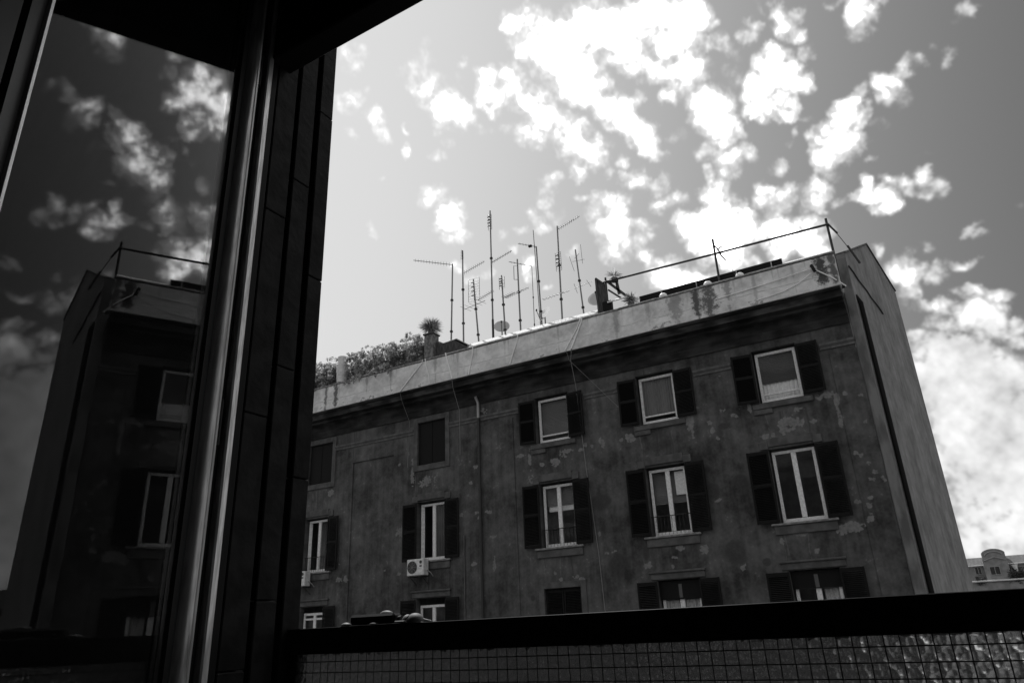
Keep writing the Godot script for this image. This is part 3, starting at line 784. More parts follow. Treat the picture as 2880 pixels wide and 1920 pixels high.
	# what hangs behind the panes
	if r == 0:
		var c := S(b)
		var low := y0 + 0.30
		if i == 0:
			pleats(c, xl + 0.06, xr - 0.06, y0 + 0.1, y0 + 0.62, z - 0.16, 9, 0.02)
			put("white_curtain", c, M.white_cloth, frame)
			var bl := S(b)
			slats(bl, xl + 0.05, xr - 0.05, y0 + 0.62, top - 0.05, z - 0.12)
			put("blind", bl, M.blind_dark, frame)
		elif i == 1:
			pleats(c, xl + 0.05, xr - 0.05, low, top - 0.05, z - 0.12, 14, 0.018)
			put("curtain", c, M.blind, frame)
		else:
			slats(c, xl + 0.05, xr - 0.05, low, top - 0.05, z - 0.12)
			put("blind", c, M.blind, frame)
	elif r == 1 and i == 1:
		var c := S(b)
		c.box(V(x + 0.34, y0 + 1.52, z - 0.14), Vector3(0.34, 0.70, 0.02), 0.004)
		put("hanging_cloth", c, M.white_cloth, frame)
		var c2 := S(b)
		slats(c2, xl + 0.05, xr - 0.05, y0 + 0.95, top - 0.05, z - 0.2)
		put("blind", c2, M.blind, frame)
	elif r == 1 and i == 2:
		var c := S(b)
		c.span(V(xl + 0.08, y0 + 1.16, z - 0.3), V(xr - 0.08, y0 + 1.33, z - 0.22), 0.01)
		put("pale_light_bar", c, M.white_cloth, frame)  # invented bar, pale in place of a bright strip of light in the panes
		var c2 := S(b)
		slats(c2, xl + 0.05, xr - 0.05, y0 + 1.33, top - 0.05, z - 0.2)
		put("blind", c2, M.blind, frame)
	elif r == 1 and i >= 3:
		var c := S(b)
		pleats(c, x - 0.25, xr - 0.06, y0 + 0.1, top - 0.06, z - 0.32, 7, 0.03)
		put("curtain", c, M.blind_dark, frame)
	elif r == 2 and i == 1:
		var c := S(b)
		pleats(c, xl + 0.05, xr - 0.05, y0 + 0.1, 0.72, z - 0.12, 9, 0.03)
		put("white_curtain", c, M.net, frame)
	elif r == 2 and i == 0:
		var c := S(b)
		pleats(c, x + 0.12, xr - 0.05, y0 + 0.1, 0.78, z - 0.14, 3, 0.02)
		put("white_curtain", c, M.net, frame)
	if r == 2 and i < 2:
		var c := S(b)
		c.span(V(x - HALF + 0.01, 0.74 if i == 1 else 0.80, FACE - 0.13), V(x + HALF - 0.01, y1 - 0.03, FACE - 0.105))
		put("dark_upper_sheet", c, M.shutter, frame)  # dark sheet over the upper window, with a slightly lighter strip on it
		c = S(b)
		c.span(V(x - 0.05, 0.78 if i == 1 else 0.82, FACE - 0.104), V(x + 0.05, y1 - 0.12, FACE - 0.095), 0.003)
		put("sheet_bar", c, M.blind_dark, frame)
	# window guard
	if r == 1 and (i == 1 or i == 2 or i == 4):
		var s := S(b)
		s.tube([V(x - HALF + 0.01, y0 + 0.57, FACE - 0.07), V(x + HALF - 0.01, y0 + 0.57, FACE - 0.07)], 0.013, 6)
		for q in 11:
			var bx := x - 0.58 + 1.16 * q / 10.0
			s.tube([V(bx, y0 + 0.03, FACE - 0.07), V(bx, y0 + 0.57, FACE - 0.07)], 0.007, 5)
		put("window_guard", s, M.dark_pipe, frame)
	if r == 1:
		var s := S(b)
		s.span(V(x - 0.86, y0 - 0.065, FACE - 0.14), V(x + 0.86, y0 - 0.005, FACE + 0.10), 0.012)
		put("sill", s, M.sill, frame)
	# shutters folded back against the wall
	for sd in [-1.0, 1.0]:
		var sh := MeshInstance3D.new()
		sh.name = "shutter"
		sh.mesh = sm
		frame.add_child(sh, true)
		var a: float = rng.randf_range(0.03, 0.13)
		var yy: float = y0 + 0.02 + rng.randf_range(-0.015, 0.01)
		if sd > 0:
			sh.position = V(x + HALF - 0.01, yy, FACE + 0.07) - b.position
			sh.rotation.y = -a
		else:
			sh.position = V(x - HALF + 0.01, yy, FACE + 0.07) - b.position
			sh.rotation.y = PI + a

func pleats(s: Shape, x0: float, x1: float, y0: float, y1: float, z: float, n: int, deep: float) -> void:
	var m := n * 6
	var pt := func(q: int) -> Vector3:
		var u := float(q) / m
		return V(lerpf(x0, x1, u), 0, z + deep * sin(u * n * TAU) * (0.7 + 0.3 * sin(u * 17.0)))
	for q in m:
		var a: Vector3 = pt.call(q)
		var b: Vector3 = pt.call(q + 1)
		var na := (pt.call(q + 1) - pt.call(q - 1)).cross(Vector3.UP).normalized() as Vector3
		var nb := (pt.call(q + 2) - pt.call(q)).cross(Vector3.UP).normalized() as Vector3
		if na.z < 0: na = -na
		if nb.z < 0: nb = -nb
		var lo := Vector3.UP * y0
		var hi := Vector3.UP * y1
		s.tri(a + lo, b + lo, b + hi, na, nb, nb); s.tri(a + lo, b + hi, a + hi, na, nb, na)
func slats(s: Shape, x0: float, x1: float, y0: float, y1: float, z: float) -> void:
	var n := int((y1 - y0) / 0.05)
	var tilt := Basis(Vector3.RIGHT, 1.15)
	for i in n:
		s.box(V((x0 + x1) / 2, y0 + (i + 0.5) * 0.05, z), Vector3(x1 - x0, 0.004, 0.056), 0.0, tilt)

func trim(b: Node3D, called: String, lo: Vector3, hi: Vector3, bev: float) -> void:
	var s := S(b)
	s.span(lo, hi, bev)
	put(called, s, M.plaster_trim, b)

# ---------------------------------------------------------------- on the roof and on the wall
const ROOF := 8.66
func yagi(s: Shape, at: Vector3, dir: Vector3, length: float, n: int, el: float, vertical := false, thick := 0.011) -> void:
	dir = dir.normalized()
	var across := dir.cross(Vector3.UP).normalized() if not vertical else Vector3.UP
	s.tube([at, at + dir * length], thick, 6)
	for i in n:
		var c := at + dir * (length * (i + 0.3) / n)
		var h := el * (1.0 - 0.3 * i / n)
		s.tube([c - across * h, c + across * h], 0.006, 5)
func antenna(x: float, top: float, lean: float, label: String, z := -0.4, r := 0.037) -> Node3D:
	var base := V(x - lean, ROOF, FACE + z)
	var t := thing("tv_antenna", base, label, "antenna", "television antennas on the roof")
	var s := S(t)
	var tip := V(x, top, FACE + z)
	s.tube([base, base.lerp(tip, 0.5), tip], r, 8, r * 0.75)
	put("mast", s, M.mast, t)
	var f := S(t)
	f.box(base + Vector3.UP * 0.02, Vector3(0.18, 0.04, 0.18), 0.006)
	put("foot_plate", f, M.dark_pipe, t)
	for y in [0.45, 0.7]:
		f = S(t)
		f.tube([base.lerp(tip, y) - Vector3.UP * 0.03, base.lerp(tip, y) + Vector3.UP * 0.03], r * 1.7, 8)
		put("clamp", f, M.dark_pipe, t)
	return t
func aerial(t: Node3D, called: String, build: Callable) -> void:
	var s := S(t)
	build.call(s)
	put(called, s, M.aerial, t)
func grid_panel(s: Shape, c: Vector3, w: float, h: float) -> void:
	for i in 9:
		var y := c.y - h / 2 + h * i / 8.0
		s.tube([Vector3(c.x - w / 2, y, c.z), Vector3(c.x + w / 2, y, c.z)], 0.007, 5)
	for x in [-0.5, 0.0, 0.5]:
		s.tube([c + Vector3(x * w, -h / 2, 0), c + Vector3(x * w, h / 2, 0)], 0.008, 5)
	for y in [-0.3, -0.1, 0.1, 0.3]:
		s.box(c + Vector3(0, y * h, 0.08), Vector3(0.13, 0.05, 0.02), 0.004)
func dish(x: float, y: float, r: float, label: String, turn: float) -> void:
	var base := V(x, ROOF, FACE - 0.55)
	var t := thing("satellite_dish", base, label, "satellite dish", "satellite dishes on the roof")
	var s := S(t)
	s.tube([base, V(x, y, FACE - 0.55)], 0.025, 8)
	put("post", s, M.mast, t)
	var d := S(t)
	var face := Vector3(sin(turn), 0.55, cos(turn)).normalized()
	var side := face.cross(Vector3.UP).normalized()
	var up := side.cross(face)
	var c := V(x, y, FACE - 0.55) + face * 0.06
	var pt := func(i: int, k: int) -> Vector3:
		var q := r * i / 5.0
		var a := TAU * k / 24.0
		return c + side * (q * cos(a)) + up * (q * 1.12 * sin(a)) + face * (0.18 * q * q / r)
	for i in 5:
		for k in 24:
			var nn: Vector3 = face
			d.quad(pt.call(i, k), pt.call(i, k + 1), pt.call(i + 1, k + 1), pt.call(i + 1, k), nn)
	put("reflector", d, M.dish, t)
	var a := S(t)
	a.tube([c - up * r, c + face * r * 1.1 - up * r * 0.3], 0.012, 6)
	a.box(c + face * r * 1.1 - up * r * 0.25, Vector3(0.05, 0.09, 0.05), 0.01)
	put("feed_arm", a, M.dark_pipe, t)
func leaves(s: Shape, rng: RandomNumberGenerator, n: int, lo: Vector3, hi: Vector3, size: float, noise: FastNoiseLite) -> void:
	var made := 0
	var tries := 0
	while made < n and tries < n * 6:
		tries += 1
		var u := Vector3(rng.randf(), rng.randf(), rng.randf())
		var p := lo + (hi - lo) * u
		# clumps: keep where the noise is high, thin out towards an uneven top and a ragged hanging edge
		var edge := absf(u.y - 0.5) * 2.0
		if noise.get_noise_3dv(p * 3.0) < -0.30 + 0.60 * edge * edge * edge:
			continue
		made += 1
		var d := Vector3(rng.randf_range(-1, 1), rng.randf_range(-0.6, 1), rng.randf_range(-1, 1)).normalized()
		var q := d.cross(Vector3(rng.randf_range(-1, 1), rng.randf_range(-1, 1), rng.randf_range(-1, 1))).normalized()
		var l := size * rng.randf_range(0.7, 1.4)
		var nn := d.cross(q).normalized()
		var m := p + d * l * 0.5
		var w := q * l * 0.33
		s.tri(p, m + w, m - w, nn, nn, nn); s.tri(p + d * l, m - w, m + w, nn, nn, nn)
func clump(s: Shape, rng: RandomNumberGenerator, c: Vector3, r: float) -> void:
	for k in 16:
		var d := Vector3(rng.randf_range(-1, 1), rng.randf_range(-0.7, 1), rng.randf_range(-0.6, 1)).normalized()
		var q := d.cross(Vector3(rng.randf_range(-1, 1), rng.randf_range(-1, 1), rng.randf_range(-1, 1))).normalized()
		var w := q * r * 0.36
		var nn := (d + q.cross(d) * 0.6).normalized()
		var p := c + d * r * 0.25
		var m := p + d * r * 0.55
		s.tri(p, m + w, m - w, nn, nn, nn); s.tri(p + d * r * 1.1, m - w, m + w, nn, nn, nn)
func hedge(x0: float, x1: float, top: float, seed_: int, label: String) -> void:
	var t := thing("planter_hedge", V((x0 + x1) / 2, 9.66, FACE + 0.35), label, "hedge", "hedges along the parapet")
	var p := S(t)
	p.span(V(x0, 9.68, FACE + 0.05), V(x1, 9.98, FACE + 0.50), 0.02)
	put("planter", p, M.terracotta, t)
	var rng := RandomNumberGenerator.new()
	rng.seed = seed_
	var noise := FastNoiseLite.new()
	noise.seed = seed_; noise.frequency = 0.7
	# clumps of leaves, some pale, some dark, with gaps between them
	var dark := S(t)
	leaves(dark, rng, int((x1 - x0) * 1300), V(x0 - 0.02, 9.70, FACE + 0.10), V(x1 + 0.02, top - 0.02, FACE + 0.50), 0.09, noise)
	var pale := S(t)
	for k in int((x1 - x0) * 95):
		var u := rng.randf()
		var x := lerpf(x0, x1, u)
		var hang := rng.randf() < 0.10 and x < x1 - 0.8
		var y := rng.randf_range(9.42, 9.72) if hang else rng.randf_range(9.72, top + 0.05 + 0.10 * noise.get_noise_2d(x * 2.0, 5.0))
		var c := V(x, y, FACE + (rng.randf_range(0.84, 0.95) if hang else rng.randf_range(0.40, 0.80)))
		if noise.get_noise_3dv(c * 2.2) < -0.22:
			continue
		clump(pale if rng.randf() < 0.55 else dark, rng, c, rng.randf_range(0.06, 0.13))
	put("foliage", dark, M.leaf, t)
	put("pale_foliage", pale, M.leaf_pale, t)
	var br := S(t)
	for k in int((x1 - x0) * 5):
		var q := V(rng.randf_range(x0, x1), 9.9, FACE + 0.3)
		br.tube([q, q + Vector3(rng.randf_range(-0.15, 0.15), rng.randf_range(0.35, 0.75), rng.randf_range(-0.1, 0.3))], 0.008, 4)
	put("stems", br, M.stem, t)
func bar_thing(called: String, pts: Array, r: float, m: Material, label: String, category: String, group := "") -> Node3D:
	var t := thing(called, pts[0], label, category, group)
	var s := S(t)
	s.tube(pts, r, 6)
	put("run", s, m, t)
	return t

func make_roof() -> void:
	var z := -0.4
	var t := antenna(-14.91, 14.05, 0.16, "antenna mast with one horizontal boom pointing away from the others, beside the gabled shed")
	aerial(t, "boom", func(s): yagi(s, V(-14.89, 14.0, FACE + z), Vector3(-1.38, 0.25, 0.9), 1.62, 14, 0.10, true, 0.014))
	t = antenna(-14.41, 14.5, 0.03, "antenna mast with a small cluster on top and two side booms over the shed roof")
	aerial(t, "boom", func(s): yagi(s, V(-14.36, 13.47, FACE + z), Vector3(1.2, 0.0, 0.35), 1.25, 11, 0.10, true))
	aerial(t, "lower_boom", func(s): yagi(s, V(-14.36, 11.87, FACE + z), Vector3(1.1, 0.0, 0.2), 1.1, 5, 0.3))
	aerial(t, "top_cluster", func(s): yagi(s, V(-14.42, 14.1, FACE + z + 0.03), Vector3(0, 1, 0.02), 0.42, 6, 0.09))
	t = antenna(-13.92, 13.06, -0.3, "antenna mast leaning left with a wire grid panel on its top")
	aerial(t, "grid_panel", func(s): grid_panel(s, V(-13.85, 12.55, FACE + z + 0.08), 0.52, 0.95))
	aerial(t, "boom", func(s): yagi(s, V(-13.74, 12.09, FACE + z), Vector3(1, 0.06, 0.3), 0.95, 8, 0.13))
	t = antenna(-13.04, 15.9, 0.06, "tallest antenna mast, with a boom halfway up and a dark thick foot", z, 0.036)
	aerial(t, "boom", func(s): yagi(s, V(-13.02, 13.54, FACE + z), Vector3(1.1, 0.0, 0.35), 1.15, 12, 0.08, true, 0.013))
	aerial(t, "top_dipole", func(s): grid_panel(s, V(-13.05, 15.35, FACE + z + 0.03), 0.16, 0.7))
	var foot := S(t)
	foot.tube([V(-13.09, ROOF, FACE + z), V(-13.08, 11.1, FACE + z)], 0.045, 8)
	put("sleeve", foot, M.dark_pipe, t)
	t = antenna(-12.62, 12.84, -0.12, "short antenna mast behind the dish, with a knot of dipoles on top")
	aerial(t, "boom", func(s): yagi(s, V(-12.56, 11.87, FACE + z), Vector3(1, -0.08, 0.4), 0.7, 6, 0.14))
	aerial(t, "top_dipole", func(s): grid_panel(s, V(-12.6, 12.5, FACE + z + 0.03), 0.24, 0.5))
	t = antenna(-11.89, 13.32, 0.0, "antenna mast with a folded loop beside its top and a long low boom")
	aerial(t, "boom", func(s): yagi(s, V(-12.47, 11.85, FACE + z), Vector3(1, -0.02, 0.25), 1.2, 10, 0.12))
	aerial(t, "loop", func(s): s.tube([V(-11.9, 13.05, FACE + z), V(-12.06, 13.08, FACE + z), V(-12.07, 12.5, FACE + z), V(-11.9, 12.45, FACE + z)], 0.012, 6))
	t = antenna(-11.54, 13.15, 0.05, "thin pale antenna mast with a single arm at its tip", -0.9, 0.016)
	aerial(t, "boom", func(s): yagi(s, V(-11.54, 13.13, FACE - 0.9), Vector3(-0.86, 0.33, 0.3), 0.95, 7, 0.10))
	t = antenna(-11.04, 13.6, -0.06, "paired antenna mast with a black amplifier box on its arm", z, 0.036)
	var twin := S(t)
	twin.tube([V(-11.03, ROOF, FACE + z), V(-11.13, 14.35, FACE + z)], 0.014, 6)
	put("second_mast", twin, M.mast, t)
	aerial(t, "boom", func(s): yagi(s, V(-11.06, 13.6, FACE + z), Vector3(-0.62, 0.2, 0.3), 0.7, 6, 0.12))
	var amp := S(t)
	amp.box(V(-11.25, 13.64, FACE + z + 0.1), Vector3(0.13, 0.09, 0.09), 0.012)
	put("amplifier", amp, M.black_iron, t)
	t = antenna(-10.1, 14.17, 0.1, "antenna mast with a boom at its very top reaching towards the roof frame")
	aerial(t, "boom", func(s): yagi(s, V(-10.06, 14.04, FACE + z), Vector3(1.05, 0.0, 0.35), 1.1, 10, 0.09, true, 0.013))
	aerial(t, "lower_boom", func(s): yagi(s, V(-10.9, 11.33, FACE + z), Vector3(1, 0.0, 0.1), 1.15, 8, 0.1))
	aerial(t, "grid_panel", func(s): grid_panel(s, V(-10.13, 12.65, FACE + z + 0.05), 0.22, 0.75))
	t = antenna(-9.44, 12.95, -0.2, "leaning antenna mast beside the dark terrace divider, hung with crossed rods", z, 0.034)
	aerial(t, "rods", func(s):
		for q in [[-9.7, 12.75, -9.55, 12.1], [-9.22, 13.1, -9.2, 12.3], [-9.6, 11.6, -9.5, 11.2], [-9.5, 12.6, -9.3, 12.75], [-9.1, 11.6, -8.95, 11.3]]:
			s.tube([V(q[0], q[1], FACE + z), V(q[2], q[3], FACE + z)], 0.008, 5)
		s.tube([V(-9.6, 12.5, FACE + z), V(-9.1, 12.45, FACE + z)], 0.009, 5)
		s.tube([V(-9.6, 11.4, FACE + z), V(-8.9, 11.5, FACE + z)], 0.009, 5))
	dish(-12.78, 10.7, 0.30, "satellite dish between the tallest mast and the short one", 0.5)
	dish(-10.93, 10.72, 0.34, "satellite dish at the foot of the paired mast", -0.3)
	dish(-8.78, 10.75, 0.36, "satellite dish close behind the dark terrace divider", 0.2)
	# long frame of pipes over the terrace
	var f := thing("pipe_frame", V(-4.35, ROOF, FACE + 0.4), "dark pipe frame with three posts and a long rail above the terrace", "frame")
	for e in [[-1.05, 10.91], [-4.35, 11.32], [-8.07, 11.05]]:
		var s := S(f)
		s.tube([V(e[0], ROOF, FACE + 0.4), V(e[0], e[1], FACE + 0.4)], 0.036, 8)
		s.box(V(e[0], ROOF + 0.02, FACE + 0.4), Vector3(0.16, 0.04, 0.16), 0.005)
		put("post", s, M.dark_pipe, f)
	var rail := S(f)
	rail.tube([V(-8.15, 10.88, FACE + 0.44), V(-4.35, 10.77, FACE + 0.44), V(-1.0, 10.69, FACE + 0.44)], 0.036, 8)
	put("rail", rail, M.dark_pipe, f)
	var br := S(f)
	br.tube([V(-4.2, 10.74, FACE + 0.44), V(-4.06, 10.45, FACE + 0.42)], 0.028, 6)
	br.tube([V(-4.06, 10.45, FACE + 0.42), V(-3.9, 10.05, FACE + 0.4), V(-3.75, 9.4, FACE + 0.4)], 0.010, 6)
	br.tube([V(-4.35, 11.12, FACE + 0.4), V(-4.24, 10.90, FACE + 0.44), V(-4.06, 10.96, FACE + 0.46)], 0.022, 6)
	br.tube([V(-4.25, 10.92, FACE + 0.44), V(-4.16, 10.72, FACE + 0.44)], 0.03, 6)
	put("brace", br, M.dark_pipe, f)
	var br2 := S(f)
	br2.tube([V(-1.02, 10.70, FACE + 0.42), V(-0.84, 10.35, FACE + 0.4)], 0.03, 6)
	br2.tube([V(-0.86, 10.37, FACE + 0.4), V(-0.63, 9.78, FACE + 0.35)], 0.011, 6)
	br2.tube([V(-0.66, 9.9, FACE + 0.35), V(-0.46, 9.3, FACE + 0.3)], 0.034, 6)
	put("stay", br2, M.dark_pipe, f)
	# dark screen behind the parapet
	var sc := thing("terrace_screen", V(-4.75, ROOF, FACE + 0.3), "long low black screen standing behind the parapet under the pipe frame", "screen")
	var sheet := S(sc)
	sheet.span(V(-7.0, ROOF, FACE + 0.27), V(-2.47, 10.09, FACE + 0.30), 0.004)
	put("sheet", sheet, M.black_iron, sc)
	for x in [-6.23, -5.08, -3.82, -2.78]:
		var s := S(sc)
		s.tube([V(x, ROOF, FACE + 0.34), V(x, 10.05, FACE + 0.34)], 0.018, 6)
		put("stake", s, M.zinc, sc)
	for e in [[-6.09, "bulkhead lamp on the coping, far from the corner and nearest the divider"], [-4.66, "bulkhead lamp on the coping below the middle post of the pipe frame"], [-3.68, "bulkhead lamp on the coping between the middle and the corner post"]]:
		var l := thing("coping_lamp", V(e[0], 9.65, FACE + 0.66), "small white dome, " + e[1], "lamp", "white domes on the coping")
		var s := S(l)
		s.ball(V(e[0], 9.70, FACE + 0.66), Vector3(0.13, 0.11, 0.11), 6, 14, -0.2)
		put("dome", s, M.white_gloss, l)
		var q := S(l)
		q.tube([V(e[0], 9.645, FACE + 0.66), V(e[0], 9.70, FACE + 0.66)], 0.1, 12)
		put("foot", q, M.zinc, l)
	# divider at the end of the frame
	var dv := thing("terrace_divider", V(-8.1, ROOF, FACE + 0.3), "dark terrace divider of board, crossed laths and a black box at the frame's far post", "screen")
	var s1 := S(dv)
	s1.prism(PackedVector2Array([Vector2(-8.46, ROOF), Vector2(-8.11, ROOF), Vector2(-8.11, 10.82), Vector2(-8.44, 11.16)]), V(0, 0, FACE + 0.28), Vector3.RIGHT, Vector3.UP, Vector3(0, 0, 0.03))
	put("board", s1, M.wood_dark, dv)
	for e in [[-8.46, 11.18, -8.10, 10.80, 0.03], [-8.45, ROOF, -8.45, 11.16, 0.035], [-8.04, 10.93, -7.41, 10.20, 0.045], [-8.04, 10.62, -7.62, 10.2, 0.03], [-7.72, 10.9, -7.66, 10.35, 0.05], [-7.95, 10.88, -7.65, 10.84, 0.04]]:
		var s := S(dv)
		var a := V(e[0], e[1], FACE + 0.33)
		var c := V(e[2], e[3], FACE + 0.33)
		var ax := (c - a).normalized()
		s.box((a + c) / 2, Vector3((c - a).length(), e[4] * 2, 0.03), 0.004, Basis(ax, Vector3.BACK.cross(ax), Vector3.BACK))
		put("lath", s, M.wood_dark, dv)
	var bxs := S(dv)
	bxs.span(V(-8.24, 9.2, FACE + 0.32), V(-7.92, 10.15, FACE + 0.5), 0.01)
	put("box", bxs, M.black_iron, dv)
	bar_thing("white_pole", [V(-8.02, 10.06, FACE + 0.56), V(-7.28, 10.06, FACE + 0.56)], 0.026, M.white_gloss, "white pole lying level across the divider's laths", "pole")
	plant(V(-7.78, 10.90, FACE + 0.33), 0.36, 46, 3, "feathery pale plant sprouting on top of the divider's laths", 0.04)
	plant(V(-7.25, 9.78, FACE + 0.45), 0.34, 90, 8, "pale bushy plant at the foot of the divider beside the black screen", 0.06)
	# white flashing, its slope turned up to the sun
	for q in [[-13.85, -8.55, 0.32, 9.90, 0.0, 10.145, "long sunlit white flashing along the roof edge below the antennas"], [-2.42, -1.08, 0.50, 9.75, 0.25, 9.93, "sunlit white flashing behind the coping beside the corner post of the frame"]]:
		var fl := thing("roof_flashing", V((q[0] + q[1]) / 2, ROOF, FACE + 0.1), q[6], "flashing", "white flashings on the roof edge")
		var x: float = q[0]
		while x < q[1]:
			var nx: float = minf(x + 1.33, q[1])
			var s := S(fl)
			s.prism(PackedVector2Array([Vector2(q[2], ROOF), Vector2(q[2], q[3]), Vector2(q[4] + 0.03, q[5]), Vector2(q[4] - 0.10, q[5] - 0.01), Vector2(q[4] - 0.10, ROOF)]), V(x + 0.004, 0, FACE), Vector3.BACK, Vector3.UP, Vector3(nx - x - 0.008, 0, 0))
			put("sheet", s, M.white_matt, fl)
			x = nx
	# left part: hedges, stacked blocks, post with a spiky plant, shed
	hedge(-19.35, -15.72, 10.78, 3, "leafy hedge hanging over the parapet between the stacked pots and the grey post")
	hedge(-25.4, -20.05, 10.75, 9, "leafy hedge on the parapet that runs from the stacked pots behind the jamb")
	var pk := thing("stacked_pots", V(-19.70, 9.65, FACE + 0.6), "stack of three pale pots between the two hedges on the parapet", "flowerpot")
	for e in [[9.66, 9.93, 0.22], [9.94, 10.40, 0.25], [10.41, 10.76, 0.20]]:
		var s := S(pk)
		s.tube([V(-19.70, e[0], FACE + 0.62), V(-19.70, lerpf(e[0], e[1], 0.5), FACE + 0.62), V(-19.70, e[1], FACE + 0.62)], e[2] * 0.85, 14, e[2])
		put("pot", s, M.white_matt, pk)
	var fn := thing("terrace_fence", V(-19.0, ROOF, FACE + 0.0), "dark solid fence standing behind the hedges", "fence")
	var fs := S(fn)
	for k in 20:
		fs = S(fn)
		fs.span(V(-25.6 + 0.5 * k, ROOF, FACE + 0.0), V(-25.11 + 0.5 * k, 10.60 + 0.012 * (k % 3), FACE + 0.03), 0.004)
		put("board", fs, M.wood_dark, fn)
	var rl := thing("terrace_railing", V(-18.6, ROOF, FACE + 0.1), "thin dark railing line above the hedges", "railing")
	var s2 := S(rl)
	s2.tube([V(-25.6, 10.86, FACE + 0.1), V(-15.6, 10.83, FACE + 0.1)], 0.018, 6)
	put("handrail", s2, M.dark_pipe, rl)
	for k in 7:
		var s := S(rl)
		s.tube([V(-25.4 + 1.6 * k, ROOF, FACE + 0.1), V(-25.4 + 1.6 * k, 10.86, FACE + 0.1)], 0.014, 6)
		put("baluster", s, M.dark_pipe, rl)
	var post := thing("terrace_post", V(-15.4, ROOF, FACE + 0.35), "square grey masonry post carrying the spiky plant at the hedge's end", "post")
	var s3 := S(post)
	s3.span(V(-15.61, ROOF, FACE + 0.15), V(-15.20, 10.74, FACE + 0.55), 0.015)
	put("shaft", s3, M.mortar, post)
	var s4 := S(post)
	s4.span(V(-15.65, 10.741, FACE + 0.11), V(-15.16, 10.80, FACE + 0.59), 0.012)
	put("cap", s4, M.coping_dark, post)
	plant(V(-15.43, 10.86, FACE + 0.35), 0.50, 520, 5, "dark spiky agave-like plant on top of the grey post", 0.05)
	var shed := thing("roof_shed", V(-14.4, ROOF, FACE - 0.1), "dark low shed with a folded gable roof beside the grey post", "shed")
	var s5 := S(shed)
	s5.prism(PackedVector2Array([Vector2(-15.22, ROOF), Vector2(-13.56, ROOF), Vector2(-13.56, 9.78), Vector2(-14.34, 10.32), Vector2(-14.93, 10.30), Vector2(-15.22, 10.46)]), V(0, 0, FACE - 1.2), Vector3.RIGHT, Vector3.UP, Vector3(0, 0, 1.55))
	put("body", s5, M.wood_dark, shed)
	for e in [[-15.24, 10.52, -14.92, 10.36], [-14.93, 10.36, -14.33, 10.40], [-14.34, 10.41, -13.45, 9.80]]:
		var s := S(shed)
		var a := V(e[0], e[1], FACE - 0.5)
		var c := V(e[2], e[3], FACE - 0.5)
		var ax := (c - a).normalized()
		s.box((a + c) / 2, Vector3((c - a).length(), 0.04, 1.5), 0.006, Basis(ax, Vector3.BACK.cross(ax), Vector3.BACK))
		put("roof_sheet", s, M.zinc, shed)
	# cables over the parapet and down the wall
	var pz := FACE + 0.825
	var wz := FACE + 0.05
	var cab := "pale cables hanging over the parapet"
	var runs := [
		[[V(-15.45, 9.64, FACE + 0.84), V(-15.5, 9.5, pz), V(-16.52, 8.60, pz), V(-16.53, 8.3, FACE + 0.7), V(-16.6, 7.6, FACE + 0.12), V(-16.72, 5.9, wz)], "pale cable slanting down the parapet below the grey post"],
		[[V(-15.33, 9.64, FACE + 0.84), V(-15.3, 9.35, pz), V(-15.17, 8.95, pz), V(-15.14, 8.62, pz)], "short pale cable hanging straight beside the slanting one below the grey post"],
		[[V(-14.40, 9.66, FACE + 0.84), V(-14.38, 9.5, pz), V(-14.2, 8.9, pz), V(-14.14, 8.60, pz), V(-14.18, 8.3, FACE + 0.7), V(-14.3, 7.6, FACE + 0.13), V(-14.35, 6.0, wz)], "thick pale cable bent over the parapet below the shed"],
		[[V(-13.2, 9.64, FACE + 0.84), V(-13.22, 9.4, pz), V(-13.41, 8.61, pz)], "pale cable on the parapet below the shed's low end"],
		[[V(-11.32, 9.64, FACE + 0.84), V(-11.36, 9.45, pz), V(-11.58, 8.93, pz), V(-11.7, 8.62, pz)], "pale cable on the parapet below the paired mast"],
		[[V(-8.86, 9.64, FACE + 0.84), V(-8.9, 9.5, pz), V(-9.33, 8.64, pz), V(-9.45, 8.3, FACE + 0.7), V(-9.6, 7.6, FACE + 0.13), V(-9.50, 4.9, wz), V(-9.3, 2.2, wz), V(-9.2, -1.0, wz)], "pale cable falling past the shutters from the leaning mast"],
		[[V(-8.9, 9.64, FACE + 0.84), V(-9.1, 9.27, pz), V(-9.54, 8.66, pz), V(-9.5, 8.3, FACE + 0.7), V(-9.0, 7.6, FACE + 0.12), V(-8.2, 6.6, wz)], "thinner pale cable splitting off beside the cable of the leaning mast"],
	]
	for k in runs.size():
		var over := []
		var down := []
		for q in runs[k][0]:
			if q.z > FACE + 0.72:
				over.append(q)
			else:
				down.append(q)
		var ct := bar_thing("aerial_cable", over, 0.027 if k == 2 or k == 5 else 0.019, M.cable, runs[k][1], "cable", cab)
		if down.size() > 0:
			down.push_front(over[-1])
			var ws := S(ct)
			ws.tube(down, 0.010 if k == 2 or k == 5 else 0.006, 6)
			put("wall_run", ws, M.cable_grimy, ct)
	var bk := thing("parapet_bracket", V(-1.63, 9.2, FACE + 0.8), "short black iron bracket on the parapet near the corner", "bracket")
	var s6 := S(bk)
	s6.tube([V(-1.67, 9.36, FACE + 0.80), V(-1.66, 9.34, FACE + 0.88), V(-1.60, 9.12, FACE + 0.92)], 0.045, 8)
	put("hook", s6, M.black_iron, bk)
	bar_thing("stay_wire", [V(-1.62, 9.22, FACE + 0.86), V(-1.2, 8.84, pz), V(-0.92, 8.55, FACE + 0.7)], 0.018, M.cable, "pale stay wire from the bracket slanting to the corner", "cable", cab)
	bar_thing("stay_wire", [V(-1.66, 9.26, FACE + 0.86), V(-3.0, 9.16, pz), V(-4.5, 9.07, pz)], 0.013, M.cable, "upper pale wire from the bracket along the parapet", "cable", cab)
